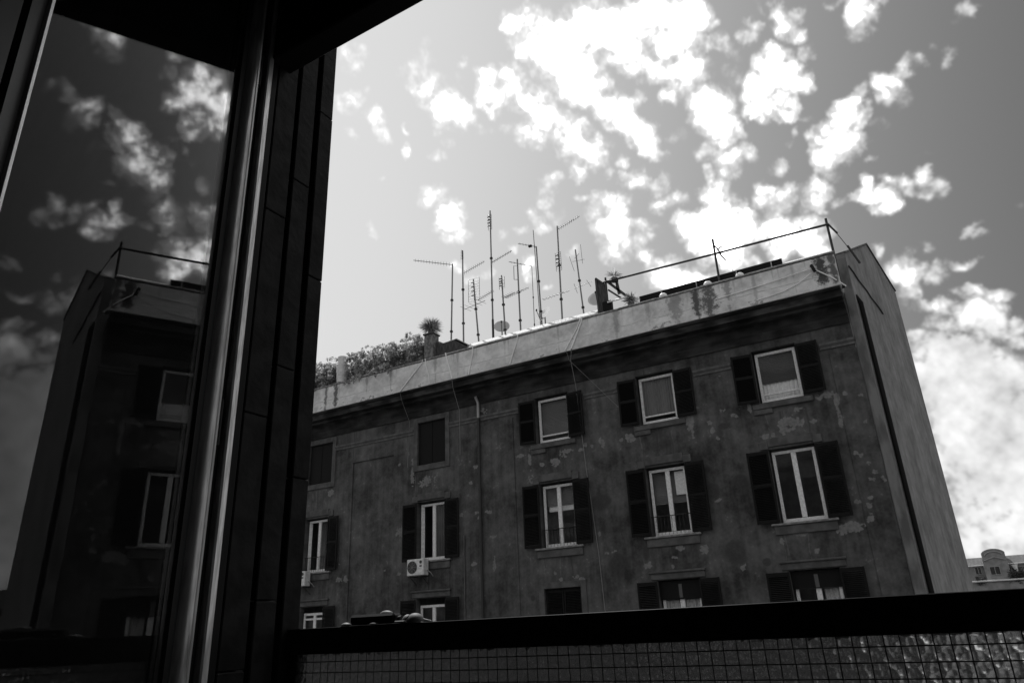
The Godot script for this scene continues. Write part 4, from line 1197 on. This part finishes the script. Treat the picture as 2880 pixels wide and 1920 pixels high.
	bar_thing("stay_wire", [V(-1.68, 9.14, FACE + 0.86), V(-2.1, 8.92, pz), V(-2.55, 8.79, pz), V(-3.3, 8.72, pz)], 0.012, M.cable, "lower pale wire sagging from the bracket along the parapet", "cable", cab)
	# cooling units on the wall
	for e in [[-16.02, "white air conditioner outdoor unit below the half-open window beside the drainpipe"], [-21.6, "white air conditioner outdoor unit below the window beside the dark jamb"]]:
		make_cooler(e[0], 2.27, e[1])
func plant(base: Vector3, h: float, n: int, seed_: int, label: String, w: float) -> void:
	var t := thing("roof_plant", base, label, "plant")
	var rng := RandomNumberGenerator.new()
	rng.seed = seed_
	var pot := S(t)
	pot.tube([base - Vector3.UP * 0.06, base + Vector3.UP * 0.08], 0.09, 10, 0.12)
	put("pot", pot, M.terracotta, t)
	var s := S(t)
	for i in n:
		var d := Vector3(rng.randf_range(-1, 1), rng.randf_range(-0.25, 1.3), rng.randf_range(-1, 1)).normalized()
		var l := h * rng.randf_range(0.6, 1.1)
		var q := d.cross(Vector3(rng.randf(), 0.3, rng.randf())).normalized() * w * 0.5
		var a := base + Vector3.UP * (0.06 + h * 0.3) + d * 0.03
		var mid := a + d * l * 0.5
		var end := a + d * l + Vector3.DOWN * l * 0.12
		var nn := d.cross(q).normalized()
		s.tri(a - q * 0.5, a + q * 0.5, mid + q, nn, nn, nn); s.tri(a - q * 0.5, mid + q, mid - q, nn, nn, nn); s.tri(mid - q, mid + q, end, nn, nn, nn)
	put("leaves", s, M.leaf, t)
func make_cooler(x: float, y: float, label: String) -> void:
	var t := thing("air_conditioner", V(x, y, FACE + 0.3), label, "air conditioner", "outdoor units on the wall")
	var s := S(t)
	s.span(V(x - 0.36, y - 0.27, FACE + 0.14), V(x + 0.36, y + 0.27, FACE + 0.44), 0.02)
	put("casing", s, M.white_matt, t)
	var c := V(x - 0.12, y, FACE + 0.442)
	var fan := S(t)
	fan.tube([c - Vector3(0, 0, 0.01), c + Vector3(0, 0, 0.002)], 0.205, 24)
	put("fan_opening", fan, M.black_iron, t)
	var gr := S(t)
	for k in 6:
		var r := 0.04 + 0.033 * k
		var pts := []
		for q in 25:
			pts.append(c + Vector3(cos(TAU * q / 24.0) * r, sin(TAU * q / 24.0) * r, 0.012))
		gr.tube(pts, 0.004, 4, -1.0, false)
	for q in 8:
		gr.tube([c + Vector3(0, 0, 0.012), c + Vector3(cos(TAU * q / 8.0) * 0.205, sin(TAU * q / 8.0) * 0.205, 0.012)], 0.004, 4)
	put("grille", gr, M.zinc, t)
	var bd := S(t)
	bd.tube([V(x + 0.24, y + 0.16, FACE + 0.441), V(x + 0.24, y + 0.16, FACE + 0.446)], 0.055, 14)
	bd.box(V(x + 0.24, y + 0.03, FACE + 0.442), Vector3(0.10, 0.05, 0.006), 0.002)
	put("badge", bd, M.wood_dark, t)
	for q in [-0.25, 0.25]:
		var br := S(t)
		br.box(V(x + q, y - 0.29, FACE + 0.21), Vector3(0.03, 0.03, 0.42), 0.003)
		br.tube([V(x + q, y - 0.30, FACE + 0.4), V(x + q, y - 0.55, FACE + 0.01)], 0.012, 6)
		put("wall_bracket", br, M.dark_pipe, t)
	var hose := S(t)
	hose.tube([V(x + 0.37, y - 0.1, FACE + 0.25), V(x + 0.46, y - 0.2, FACE + 0.15), V(x + 0.46, y - 0.3, FACE + 0.03)], 0.02, 6)
	put("hose", hose, M.zinc, t)

# ---------------------------------------------------------------- the house far down the street
func make_far_house() -> void:
	var Z := -120.0
	var t := thing("distant_house", Vector3(8, 0, Z), "distant pale house with a curved attic gable and dark square windows", "building")
	var k := 1.5
	var at := func(x: float, y: float, z := 0.0) -> Vector3: return V(x * k, y * k, Z + z)
	var xa := -4.0
	var xb := 14.0
	var s := S(t)
	s.span(at.call(xa, -6.0, -8.0), at.call(xb, 2.62, 0.0))
	put("lower_wall", s, M.far_wall, t)
	s = S(t)
	s.span(at.call(xa, 2.62, -8.0), at.call(xb, 4.10, -1.6))
	put("attic_wall", s, M.far_wall, t)
	s = S(t)
	s.span(at.call(xa, 2.66, -0.3), at.call(xb, 2.80, 0.3), 0.03)
	put("balcony_edge", s, M.white_matt, t)
	s = S(t)
	s.span(at.call(xa, 4.06, -2.0), at.call(xb, 4.15, -1.2), 0.03)
	put("eave", s, M.white_matt, t)
	s = S(t)
	s.prism(PackedVector2Array([Vector2(-1.4, 4.15 * k), Vector2(-8.0, 4.15 * k), Vector2(-8.0, 4.85 * k), Vector2(-2.6, 4.85 * k)]), at.call(xa, 0.0), Vector3.BACK, Vector3.UP, Vector3((xb - xa) * k, 0, 0))
	put("roof", s, M.far_roof, t)
	# the gable over the middle window, with its rounded top
	for c in [2.95, 9.6]:
		s = S(t)
		var arch := PackedVector2Array([Vector2(-0.95, 2.64), Vector2(0.95, 2.64), Vector2(0.95, 4.55), Vector2(0.90, 4.75)])
		for q in 9:
			var a := PI * 0.12 + (PI * 0.76) * q / 8.0
			arch.append(Vector2(0.97 * cos(a), 4.93 + 0.52 * sin(a)))
		arch.append_array(PackedVector2Array([Vector2(-0.90, 4.75), Vector2(-0.95, 4.55)]))
		for q in arch.size():
			arch[q] *= k
		s.prism(arch, at.call(c, 0.0, -2.4), Vector3.RIGHT, Vector3.UP, Vector3(0, 0, 2.0))
		put("gable", s, M.far_wall, t)
		s = S(t)
		for sd in [-1.0, 1.0]:
			var p0: Vector3 = at.call(c, 4.74, -0.35)
			var p1: Vector3 = at.call(c + sd * 0.85, 4.46, -0.35)
			var ax := (p1 - p0).normalized()
			s.box((p0 + p1) / 2, Vector3((p1 - p0).length(), 0.13, 0.2), 0.02, Basis(ax, Vector3.BACK.cross(ax), Vector3.BACK))
		var hood := []
		for q in 11:
			var a := PI * 0.1 + PI * 0.8 * q / 10.0
			hood.append(at.call(c + 0.72 * cos(a), 4.78 + 0.42 * sin(a), -0.36))
		s.tube(hood, 0.07, 6)
		put("gable_moulding", s, M.far_trim, t)
	for e in [[1.28, 1.72, 3.38, 3.97, -1.6], [2.42, 3.14, 3.25, 3.89, -0.4], [3.90, 4.25, 2.95, 3.80, -1.6], [4.56, 5.3, 2.95, 3.78, -1.6], [6.1, 6.8, 3.2, 3.85, -1.6], [7.4, 8.1, 3.2, 3.85, -1.6], [9.25, 9.95, 3.25, 3.89, -0.4], [0.0, 0.6, 3.3, 3.9, -1.6], [11.2, 11.9, 3.2, 3.85, -1.6]]:
		s = S(t)
		var zz: float = e[4]
		s.span(at.call(e[0], e[2], zz - 0.02), at.call(e[1], e[3], zz + 0.03))
		var w := put("window", s, M.far_glass, t)
		s = S(t)
		for q in [[e[0] - 0.05, e[2] - 0.05, e[1] + 0.05, e[2]], [e[0] - 0.05, e[3], e[1] + 0.05, e[3] + 0.05], [e[0] - 0.05, e[2], e[0], e[3]], [e[1], e[2], e[1] + 0.05, e[3]]]:
			s.span(at.call(q[0], q[1], zz - 0.02), at.call(q[2], q[3], zz + 0.09))
		s.span(at.call((e[0] + e[1]) / 2 - 0.02, e[2], zz + 0.031), at.call((e[0] + e[1]) / 2 + 0.02, e[3], zz + 0.05))
		put("frame", s, M.far_trim, w)
	var um := thing("far_parasol", at.call(4.35, 2.8, -0.9), "folded pale parasol on the distant house's balcony", "parasol")
	s = S(um)
	s.tube([at.call(4.40, 2.8, -0.9), at.call(4.33, 4.1, -0.9)], 0.03, 6)
	put("pole", s, M.dark_pipe, um)
	s = S(um)
	s.tube([at.call(4.42, 3.3, -0.9), at.call(4.36, 3.75, -0.9), at.call(4.33, 4.0, -0.9)], 0.10, 8, 0.42)
	put("canopy", s, M.white_matt, um)
	for e in [[4.0, 1], [4.75, 2], [1.5, 4]]:
		var b := thing("balcony_shrub", at.call(e[0], 2.66, -0.5), ["", "dark shrub on the distant balcony beside the gable", "dark shrub on the distant balcony past the parasol", "small shrub on the distant balcony beside the tall house"][mini(e[1], 3)], "shrub", "shrubs on the distant balcony")
		var rng := RandomNumberGenerator.new()
		rng.seed = 60 + e[1]
		var noise := FastNoiseLite.new()
		noise.seed = e[1]; noise.frequency = 0.4
		s = S(b)
		leaves(s, rng, 500, at.call(e[0] - 0.35, 2.3, -0.9), at.call(e[0] + 0.35, 3.5 if e[1] < 4 else 3.1, 0.2), 0.22, noise)
		put("foliage", s, M.leaf_dark, b)

# ---------------------------------------------------------------- this side: room, jamb, casement, balustrade
func make_room() -> void:
	var zf := -0.87
	var s := S()
	s.span(V(-2.9, -1.25, zf), V(2.6, -1.10, 4.0))
	structure("floor", s, M.parquet)
	s = S()
	s.span(V(-2.9, 2.05, zf), V(2.6, 2.25, 4.0))
	structure("ceiling", s, M.room_wall)
	s = S()
	s.span(V(-3.1, -1.25, zf), V(-2.9, 2.25, 4.0))
	structure("wall_left", s, M.room_wall)
	s = S()
	s.span(V(2.6, -1.25, zf), V(2.8, 2.25, 4.0))
	structure("wall_right", s, M.room_wall)
	s = S()
	s.span(V(-3.1, -1.25, 4.0), V(2.8, 2.25, 4.2))
	structure("wall_back", s, M.room_wall)
const JX := -1.155   # face of the left reveal
func make_near_house() -> void:
	var t := thing("near_house", Vector3(0, 0, -1.1), "dark stone-clad wall with the window opening one looks out of", "building")
	var zi := -0.87
	var zo := -1.10
	var s := S(t)
	s.span(V(-16, -9, zo), V(JX - 0.02, 7.0, zi))
	put("wall_beside_window", s, M.near_wall, t)
	s = S(t)
	s.span(V(1.5, -9, zo), V(16, 7.0, zi))
	put("wall_beside_window", s, M.near_wall, t)
	s = S(t)
	s.span(V(JX - 0.02, 1.62, zo), V(1.5, 7.0, zi))
	put("lintel", s, M.near_wall, t)
	s = S(t)
	s.span(V(JX - 0.02, -9, zo), V(1.5, -1.12, zi))
	put("wall_below_window", s, M.near_wall, t)
	s = S(t)
	s.span(V(-16, 6.99, -0.86), V(16, 7.2, 9.0))
	s.span(V(-16, -9, 4.3), V(16, 6.98, 9.0))
	for x in [[-16.0, -3.2], [2.9, 16.0]]:
		s.span(V(x[0], -9, -0.86), V(x[1], 6.98, 4.29))
	s.span(V(-3.2, 2.3, -0.86), V(2.9, 6.98, 4.29))
	s.span(V(-3.2, -9, -0.86), V(2.9, -1.3, 4.29))
	put("masonry", s, M.near_wall, t)
	# cladding of the reveal: three upright strips of slabs with open joints between them
	var rng := RandomNumberGenerator.new()
	rng.seed = 12
	for e in [[-1.112, -1.066, 0.0], [-1.050, -0.998, 0.23], [-0.986, -0.926, 0.11]]:
		var y: float = -1.1 + e[2]
		while y < 1.60:
			var h := 0.475
			var q := S(t)
			var d := rng.randf_range(0.0, 0.0012)
			q.span(V(JX - 0.019, y, e[0]), V(JX + d, minf(y + h - 0.002, 1.615), e[1]), 0.002)
			put("stone_slab", q, M.slab, t)
			y += h
	# box of the rolled shutter, under whose edge one looks
	var bx := S(t)
	bx.span(V(JX + 0.004, 1.305, -0.955), V(1.48, 1.60, -0.895), 0.004)
	put("shutter_box", bx, M.black_paint, t)
	# fixed frame of the window
	var f := S(t)
	f.span(V(JX - 0.018, -1.1, -0.922), V(JX + 0.002, 1.6, -0.902), 0.001)
	put("frame_backing", f, M.black_paint, t)
	f = S(t)
	f.span(V(JX - 0.018, -1.1, -0.901), V(JX + 0.012, 1.6, -0.884), 0.003)
	put("frame_edge", f, M.alu, t)
	f = S(t)
	f.span(V(JX - 0.03, -1.1, -0.883), V(JX - 0.004, 1.6, -0.86), 0.002)
	put("frame_seal", f, M.black_paint, t)
	f = S(t)
	f.span(V(1.44, -1.1, -0.92), V(1.5, 1.6, -0.86), 0.003)
	put("frame_edge", f, M.alu, t)
	f = S(t)
	f.span(V(JX - 0.02, 1.56, -0.894), V(1.5, 1.62, -0.85), 0.003)
	put("frame_head", f, M.black_paint, t)

func make_casement() -> void:
	# opened inwards; u runs along the leaf from the hinge, n is its outer face
	var az := deg_to_rad(59.1)
	var n := Vector3(sin(az), 0, -cos(az))
	var u := Vector3(cos(az), 0, sin(az))
	var hinge := V(-1.1426, 0, -0.8305)
	var y0 := -1.06
	var y1 := 1.555
	var t := thing("casement_leaf", hinge + Vector3.UP * y0, "open metal casement leaf whose glass mirrors the house and the clouds", "window")
	var base := hinge + Vector3.UP * y0
	var up := Vector3.UP * (y1 - y0)
	var wdt := 0.78
	# hinge stile: narrow bright lip, then a round shoulder down to the glass
	var s := S(t)
	s.prism(PackedVector2Array([Vector2(-0.004, -0.03), Vector2(-0.004, 0.024), Vector2(-0.002, 0.026), Vector2(0.008, 0.027), Vector2(0.0095, 0.025), Vector2(0.0095, -0.03)]), base, u, n, up)
	put("lip", s, M.alu, t)
	var prof := PackedVector2Array([Vector2(0.0097, -0.03), Vector2(0.0097, 0.0255)])
	for k in 9:
		var a := PI / 2 * k / 8.0
		prof.append(Vector2(0.0100 + 0.017 * sin(a), 0.001 + 0.0245 * cos(a)))
	prof.append(Vector2(0.027, -0.03))
	s = S(t)
	s.prism(prof, base, u, n, up, true)
	put("hinge_stile", s, M.alu_soft, t)
	s = S(t)
	s.prism(PackedVector2Array([Vector2(0.0275, -0.022), Vector2(0.046, -0.022), Vector2(0.046, 0.004), Vector2(0.0275, 0.006)]), base, u, n, up)
	put("glazing_seal", s, M.black_paint, t)
	# free stile: thin bright lip, dark faces and a groove
	s = S(t)
	s.prism(PackedVector2Array([Vector2(0.6270, -0.03), Vector2(0.6270, 0.018), Vector2(0.6330, 0.019), Vector2(0.6330, -0.03)]), base, u, n, up)
	put("lip", s, M.alu, t)
	s = S(t)
	s.prism(PackedVector2Array([Vector2(0.6332, -0.03), Vector2(0.6332, 0.014), Vector2(0.6590, 0.016), Vector2(0.6590, 0.002), Vector2(0.6710, 0.002), Vector2(0.6710, 0.016), Vector2(0.7130, 0.016), Vector2(0.7170, 0.012), Vector2(0.7170, -0.03)]), base, u, n, up)
	put("free_stile", s, M.dark_alu, t)
	for y in [y0, y1 - 0.06]:
		s = S(t)
		s.prism(PackedVector2Array([Vector2(0.0461, -0.028), Vector2(0.6269, -0.028), Vector2(0.6269, 0.014), Vector2(0.0461, 0.014)]), hinge + Vector3.UP * y, u, n, Vector3.UP * 0.06)
		put("rail", s, M.dark_alu, t)
	# the sheet of glass, with its two faces
	for d in [0.0]:
		s = S(t)
		var a: Vector3 = base + n * d + u * 0.0461 + Vector3.UP * 0.061
		var b: Vector3 = base + n * d + u * 0.6269 + Vector3.UP * 0.061
		var h := up - Vector3.UP * 0.122
		# float glass is not quite flat
		var wave := FastNoiseLite.new()
		wave.seed = 9; wave.frequency = 1.0; wave.fractal_octaves = 2
		var nu := 30
		var nv := 90
		for sd in [0.0, 1.0]:
			var sign_ := 1.0 if sd == 0.0 else -1.0
			var pt := func(i: int, j: int) -> Vector3: return a.lerp(b, float(i) / nu) + h * (float(j) / nv) - n * (0.004 * sd)
			var nn := func(i: int, j: int) -> Vector3:
				var g0 := wave.get_noise_3d(i * 0.16, j * 0.16, sd * 3.0)
				var g1 := wave.get_noise_3d(i * 0.16 + 40.0, j * 0.16, sd * 3.0)
				return (n + (u * g0 + Vector3.UP * g1) * 0.0006).normalized() * sign_
			for j in nv:
				for i in nu:
					s.tri(pt.call(i, j), pt.call(i + 1, j), pt.call(i + 1, j + 1), nn.call(i, j), nn.call(i + 1, j), nn.call(i + 1, j + 1))
					s.tri(pt.call(i, j), pt.call(i + 1, j + 1), pt.call(i, j + 1), nn.call(i, j), nn.call(i + 1, j + 1), nn.call(i, j + 1))
		put("pane", s, M.mirror_pane, t)
	var hg := S(t)
	for y in [-0.6, 0.35, 1.2]:
		hg.tube([V(-1.146, y, -0.862), V(-1.146, y + 0.09, -0.862)], 0.007, 10)
	put("hinge", hg, M.black_paint, t)

func make_balustrade() -> void:
	var z := -1.09
	var t := thing("window_balustrade", V(0, -1.1, z), "black balustrade bar over a sheet of bumpy wired glass", "balustrade")
	var s := S(t)
	s.span(V(JX + 0.003, -0.0195, z - 0.03), V(1.49, 0.0265, z + 0.012), 0.0009)
	put("top_bar", s, M.black_gloss, t)
	s = S(t)
	s.span(V(JX + 0.003, -1.1, z - 0.02), V(JX + 0.028, -0.02, z + 0.008), 0.002)
	put("upright", s, M.black_paint, t)
	s = S(t)
	s.span(V(1.46, -1.1, z - 0.02), V(1.49, -0.02, z + 0.008), 0.002)
	put("upright", s, M.black_paint, t)
	# rolled glass: an uneven skin on either side
	var noise := FastNoiseLite.new()
	noise.seed = 77; noise.frequency = 1.0; noise.fractal_octaves = 1
	noise.noise_type = FastNoiseLite.TYPE_CELLULAR
	noise.cellular_return_type = FastNoiseLite.RETURN_DISTANCE
	noise.cellular_jitter = 0.8
	noise.fractal_type = FastNoiseLite.FRACTAL_NONE
	var x0 := JX + 0.026
	var x1 := 0.42
	var ya := -0.21
	var yb := -0.019
	var nx := 1000
	var ny := 110
	var g := S(t)
	var bump := func(i: int, j: int) -> Vector3:
		var x := lerpf(x0, x1, float(i) / nx)
		var y := lerpf(ya, yb, float(j) / ny)
		var h := -pow(noise.get_noise_2d(x * 112.0, y * 112.0) + 1.0, 2.0) * 0.0030
		return V(x, y, z + 0.004 + h)
	var grid := []
	for j in ny + 1:
		var row := PackedVector3Array()
		for i in nx + 1:
			row.append(bump.call(i, j))
		grid.append(row)
	var nrm := func(i: int, j: int) -> Vector3:
		var a: Vector3 = grid[j][mini(i + 1, nx)] - grid[j][maxi(i - 1, 0)]
		var b: Vector3 = grid[mini(j + 1, ny)][i] - grid[maxi(j - 1, 0)][i]
		return a.cross(b).normalized()
	var nm := []
	for j in ny + 1:
		var row := PackedVector3Array()
		for i in nx + 1:
			row.append(nrm.call(i, j))
		nm.append(row)
	for j in ny:
		for i in nx:
			g.tri(grid[j][i], grid[j][i + 1], grid[j + 1][i + 1], nm[j][i], nm[j][i + 1], nm[j + 1][i + 1])
			g.tri(grid[j][i], grid[j + 1][i + 1], grid[j + 1][i], nm[j][i], nm[j + 1][i + 1], nm[j + 1][i])
	var zb := z - 0.004
	g.quad(V(x0, ya, zb), V(x1, ya, zb), V(x1, yb, zb), V(x0, yb, zb), Vector3.FORWARD)
	g.quad(V(x0, ya, zb), V(x1, ya, zb), V(x1, ya, z + 0.004), V(x0, ya, z + 0.004), Vector3.DOWN)
	g.quad(V(x0, yb, zb), V(x1, yb, zb), V(x1, yb, z + 0.004), V(x0, yb, z + 0.004), Vector3.UP)
	g.quad(V(x0, ya, zb), V(x0, yb, zb), V(x0, yb, z + 0.004), V(x0, ya, z + 0.004), Vector3.LEFT)
	g.quad(V(x1, ya, zb), V(x1, yb, zb), V(x1, yb, z + 0.004), V(x1, ya, z + 0.004), Vector3.RIGHT)
	put("wired_glass", g, M.rolled_glass, t)
	var lowg := S(t)
	lowg.span(V(x0, -1.1, zb), V(1.46, ya - 0.002, z + 0.004))
	lowg.span(V(x1 + 0.002, ya, zb), V(1.46, yb, z + 0.004))
	put("lower_glass", lowg, M.frosted, t)
	var w := S(t)
	var k := 0
	var x := x0 + 0.01
	while x < x1:
		w.tube([V(x, ya, z + 0.0065), V(x + 0.001 * sin(k * 3.1), -0.1, z + 0.0065), V(x, yb, z + 0.0065)], 0.0008, 4)
		x += 0.0185
		k += 1
	var y := yb - 0.014
	while y > ya:
		w.tube([V(x0, y, z + 0.0075), V((x0 + x1) / 2, y + 0.0006, z + 0.0075), V(x1, y, z + 0.0075)], 0.0008, 4)
		y -= 0.0185
	var mesh_ := put("wire_mesh", w, M.wire, t)
	mesh_.set_meta("kind", "stuff")

func make_rail_things() -> void:
	var top := 0.0268
	var z := -1.082
	var t := thing("plastic_case", V(-0.94, top, z), "flat black rounded plastic case lying on the balustrade bar", "case")
	var s := S(t)
	s.box(V(-0.938, top + 0.0095, z - 0.006), Vector3(0.106, 0.0175, 0.024), 0.0045)
	put("body", s, M.black_gloss, t)
	s = S(t)
	s.ball(V(-0.917, top + 0.0165, z - 0.012), Vector3(0.0155, 0.0068, 0.008), 8, 18, -0.2)
	put("knob", s, M.dark_plastic, t)
	s = S(t)
	s.ball(V(-0.929, top + 0.0002, z + 0.0085), Vector3(0.012, 0.0032, 0.004), 6, 16, 0.0)
	s.ball(V(-1.003, top + 0.0002, z), Vector3(0.012, 0.006, 0.008), 6, 16, 0.0)
	put("foot", s, M.dark_plastic, t)
	var c := thing("plastic_gadget", V(-0.85, top, z), "rounded grey plastic gadget with a slit beside the black case on the bar", "gadget")
	s = S(c)
	s.ball(V(-0.843, top + 0.001, z - 0.002), Vector3(0.0175, 0.0145, 0.014), 10, 22, 0.0)
	put("dome", s, M.grey_plastic, c)
	s = S(c)
	s.ball(V(-0.861, top + 0.001, z - 0.004), Vector3(0.0105, 0.0130, 0.012), 10, 18, 0.0)
	put("shoulder", s, M.grey_plastic, c)
	s = S(c)
	s.box(V(-0.868, top + 0.0022, z + 0.006), Vector3(0.024, 0.004, 0.012), 0.0018)
	put("tongue", s, M.grey_plastic, c)
	s = S(c)
	s.tube([V(-0.856, top + 0.004, z + 0.0102), V(-0.852, top + 0.0105, z + 0.006), V(-0.8495, top + 0.0142, z - 0.002)], 0.0011, 6)
	put("slit", s, M.black_paint, c)
	s = S(c)
	s.tube([V(-0.881, top + 0.0066, z - 0.004), V(-0.875, top + 0.0066, z - 0.004)], 0.0062, 12)
	put("plug", s, M.black_gloss, c)
	bar_thing("cord_end", [V(-0.830, top + 0.0058, z - 0.004), V(-0.818, top + 0.0030, z - 0.003), V(-0.808, top + 0.0010, z - 0.002)], 0.0009, M.white_matt, "short white cord end beside the grey gadget on the bar", "cord")

# ---------------------------------------------------------------- everything
func make_materials() -> void:
	srgb8 = to_srgb8()
	M.plaster = facade_plaster()
	M.plaster_trim = rough_mat(0.060, 0.10, 0.35, 3, 0.92, 0.1)
	M.edge_plaster = rough_mat(0.09, 0.18, 0.35, 4, 0.92, 0.1, Vector3(1, 0.35, 1))
	M.trim = rough_mat(0.075, 0.12, 0.6, 5)
	M.cornice = rough_mat(0.018, 0.062, 0.16, 6, 0.95, 0.06, Vector3(1, 2.0, 2.0))
	M.parapet = parapet_paint()
	M.parapet_plain = rough_mat(0.3, 0.45, 0.4, 8)
	M.coping = rough_mat(0.12, 0.32, 0.8, 9, 0.9, 0.2)
	M.coping_dark = rough_mat(0.05, 0.12, 0.8, 10)
	M.end_wall = end_wall_plaster()
	M.roofing = rough_mat(0.12, 0.25, 0.4, 11)
	M.mortar = rough_mat(0.10, 0.22, 0.9, 12)
	M.sill = rough_mat(0.14, 0.24, 0.8, 13, 0.8)
	M.shutter = mat(0.011, 0.55)
	M.inner_wall = rough_mat(0.28, 0.36, 0.5, 30, 0.95, 0.0)
	M.window_paint = rough_mat(0.62, 0.75, 1.5, 14, 0.5, 0.0)
	M.pane = glass()
	M.pane.metallic_specular = 0.3
	M.blind = mat(0.15, 0.7)
	M.blind_dark = mat(0.08, 0.7)
	M.white_cloth = rough_mat(0.68, 0.8, 2.0, 15, 0.95, 0.0)
	M.net = rough_mat(0.40, 0.55, 2.0, 16, 0.95, 0.0)
	M.black_iron = mat(0.012, 0.6)
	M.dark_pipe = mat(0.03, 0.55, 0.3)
	M.zinc = mat(0.33, 0.5, 0.4)
	M.mast = mat(0.20, 0.5, 0.5)
	M.aerial = mat(0.12, 0.5, 0.5)
	M.dish = mat(0.45, 0.6)
	M.cable = mat(0.85, 0.7)
	M.white_gloss = mat(0.8, 0.4)
	M.white_matt = rough_mat(0.55, 0.7, 1.0, 17, 0.8, 0.0)
	M.wood_dark = rough_mat(0.03, 0.08, 1.2, 18, 0.85, 0.1, Vector3(3, 0.4, 3))
	M.terracotta = rough_mat(0.10, 0.18, 1.0, 19)
	M.leaf = mat(0.10, 0.6)
	M.leaf.backlight_enabled = true
	M.leaf.backlight = grey(0.6)
	M.leaf_pale = mat(0.42, 0.6)
	M.leaf_pale.backlight_enabled = true
	M.leaf_pale.backlight = grey(0.7)
	M.leaf_dark = mat(0.05, 0.7)
	M.stem = mat(0.04, 0.9)
	M.far_wall = rough_mat(0.20, 0.27, 0.15, 20, 0.95, 0.0)
	M.far_trim = mat(0.30, 0.9)
	M.far_roof = rough_mat(0.12, 0.18, 0.3, 21)
	M.far_glass = mat(0.012, 0.2)
	M.near_wall = rough_mat(0.23, 0.30, 0.3, 22)
	M.slab = rough_mat(0.010, 0.018, 2.0, 23, 0.7, 0.1)
	M.black_paint = mat(0.012, 0.6)
	M.black_gloss = rough_mat(0.010, 0.016, 6.0, 24, 0.45, 0.0)
	M.dark_plastic = mat(0.02, 0.6)
	M.grey_plastic = mat(0.07, 0.65)
	M.alu = rough_mat(0.40, 0.62, 3.0, 31, 0.42, 0.0, Vector3(6, 0.5, 6))
	M.alu.metallic = 0.7
	M.alu_soft = rough_mat(0.22, 0.36, 3.0, 32, 0.35, 0.0, Vector3(6, 0.5, 6))
	M.alu_soft.metallic = 0.8
	M.dark_alu = mat(0.05, 0.4, 0.3)
	M.cable_grimy = mat(0.22, 0.8)
	M.mirror_pane = glass(0.05)
	M.mirror_pane.metallic_specular = 0.34
	M.wire = mat(0.02, 0.5, 0.5)
	M.rolled_glass = mat(0.75, 0.2)
	M.rolled_glass.refraction_enabled = true
	M.rolled_glass.refraction_scale = 0.05
	M.rolled_glass.albedo_color.a = 0.04
	M.frosted = mat(0.6, 0.6)
	M.frosted.transparency = BaseMaterial3D.TRANSPARENCY_ALPHA
	M.frosted.albedo_color.a = 0.3
	M.room_wall = rough_mat(0.06, 0.09, 0.8, 25, 0.9, 0.0)
	M.parquet = rough_mat(0.05, 0.09, 1.5, 26, 0.5, 0.0, Vector3(4, 1, 0.5))
	for k in ["shutter", "slab", "black_paint", "black_iron", "black_gloss", "cornice", "dark_alu", "near_wall", "room_wall"]:
		M[k].metallic_specular = 0.2
	M.asphalt = rough_mat(0.045, 0.065, 0.4, 27, 0.9, 0.1)
	M.paving = rough_mat(0.09, 0.13, 0.5, 28)

func _ready() -> void:
	# camera
	var cam := Camera3D.new()
	cam.name = "camera"
	var right := Vector3(0.85849501, -0.03989853, -0.51126747)
	var upv := Vector3(0.22422132, 0.9258272, 0.30425119)
	cam.transform = Transform3D(Basis(right, upv, right.cross(upv)).orthonormalized(), V(0, 0, 0))
	cam.fov = 50.62
	cam.near = 0.02
	cam.far = 3000.0
	cam.current = true
	add_child(cam)
	# sky, exposure
	var e := Environment.new()
	e.background_mode = Environment.BG_SKY
	e.sky = Sky.new()
	var sm := PanoramaSkyMaterial.new()
	sm.panorama = make_sky()
	e.sky.sky_material = sm
	e.tonemap_mode = Environment.TONE_MAPPER_LINEAR
	e.tonemap_exposure = 1.0
	e.sdfgi_enabled = true
	e.ssao_enabled = true
	e.ssil_enabled = true
	var we := WorldEnvironment.new()
	we.name = "world_environment"
	we.environment = e
	add_child(we)
	# sun, high behind the house across the street
	var sun := DirectionalLight3D.new()
	sun.name = "sun"
	var az := deg_to_rad(SUN_AZ)
	var el := deg_to_rad(SUN_EL)
	var to_sun := Vector3(sin(az) * cos(el), sin(el), -cos(az) * cos(el))
	add_child(sun)
	sun.look_at_from_position(to_sun * 100.0, Vector3.ZERO, Vector3.UP)
	sun.light_energy = 1.3
	sun.light_angular_distance = 0.5
	sun.shadow_enabled = true
	# materials, then the large structure
	make_materials()
	var g := S()
	g.quad(Vector3(-1500, 0, 1500), Vector3(1500, 0, 1500), Vector3(1500, 0, -1500), Vector3(-1500, 0, -1500), Vector3.UP)
	structure("ground", g, M.asphalt)
	for k in [[FACE + 0.01, FACE + 2.4], [-3.2, -1.11]]:
		g = S()
		g.span(Vector3(-60, 0.004, k[0]), Vector3(60, 0.13, k[1]), 0.01)
		structure("pavement" if k[0] < -10 else "pavement_near", g, M.paving)
	make_room()
	make_near_house()
	make_house()
	make_far_house()
	# objects
	make_casement()
	make_balustrade()
	make_roof()
	make_rail_things()
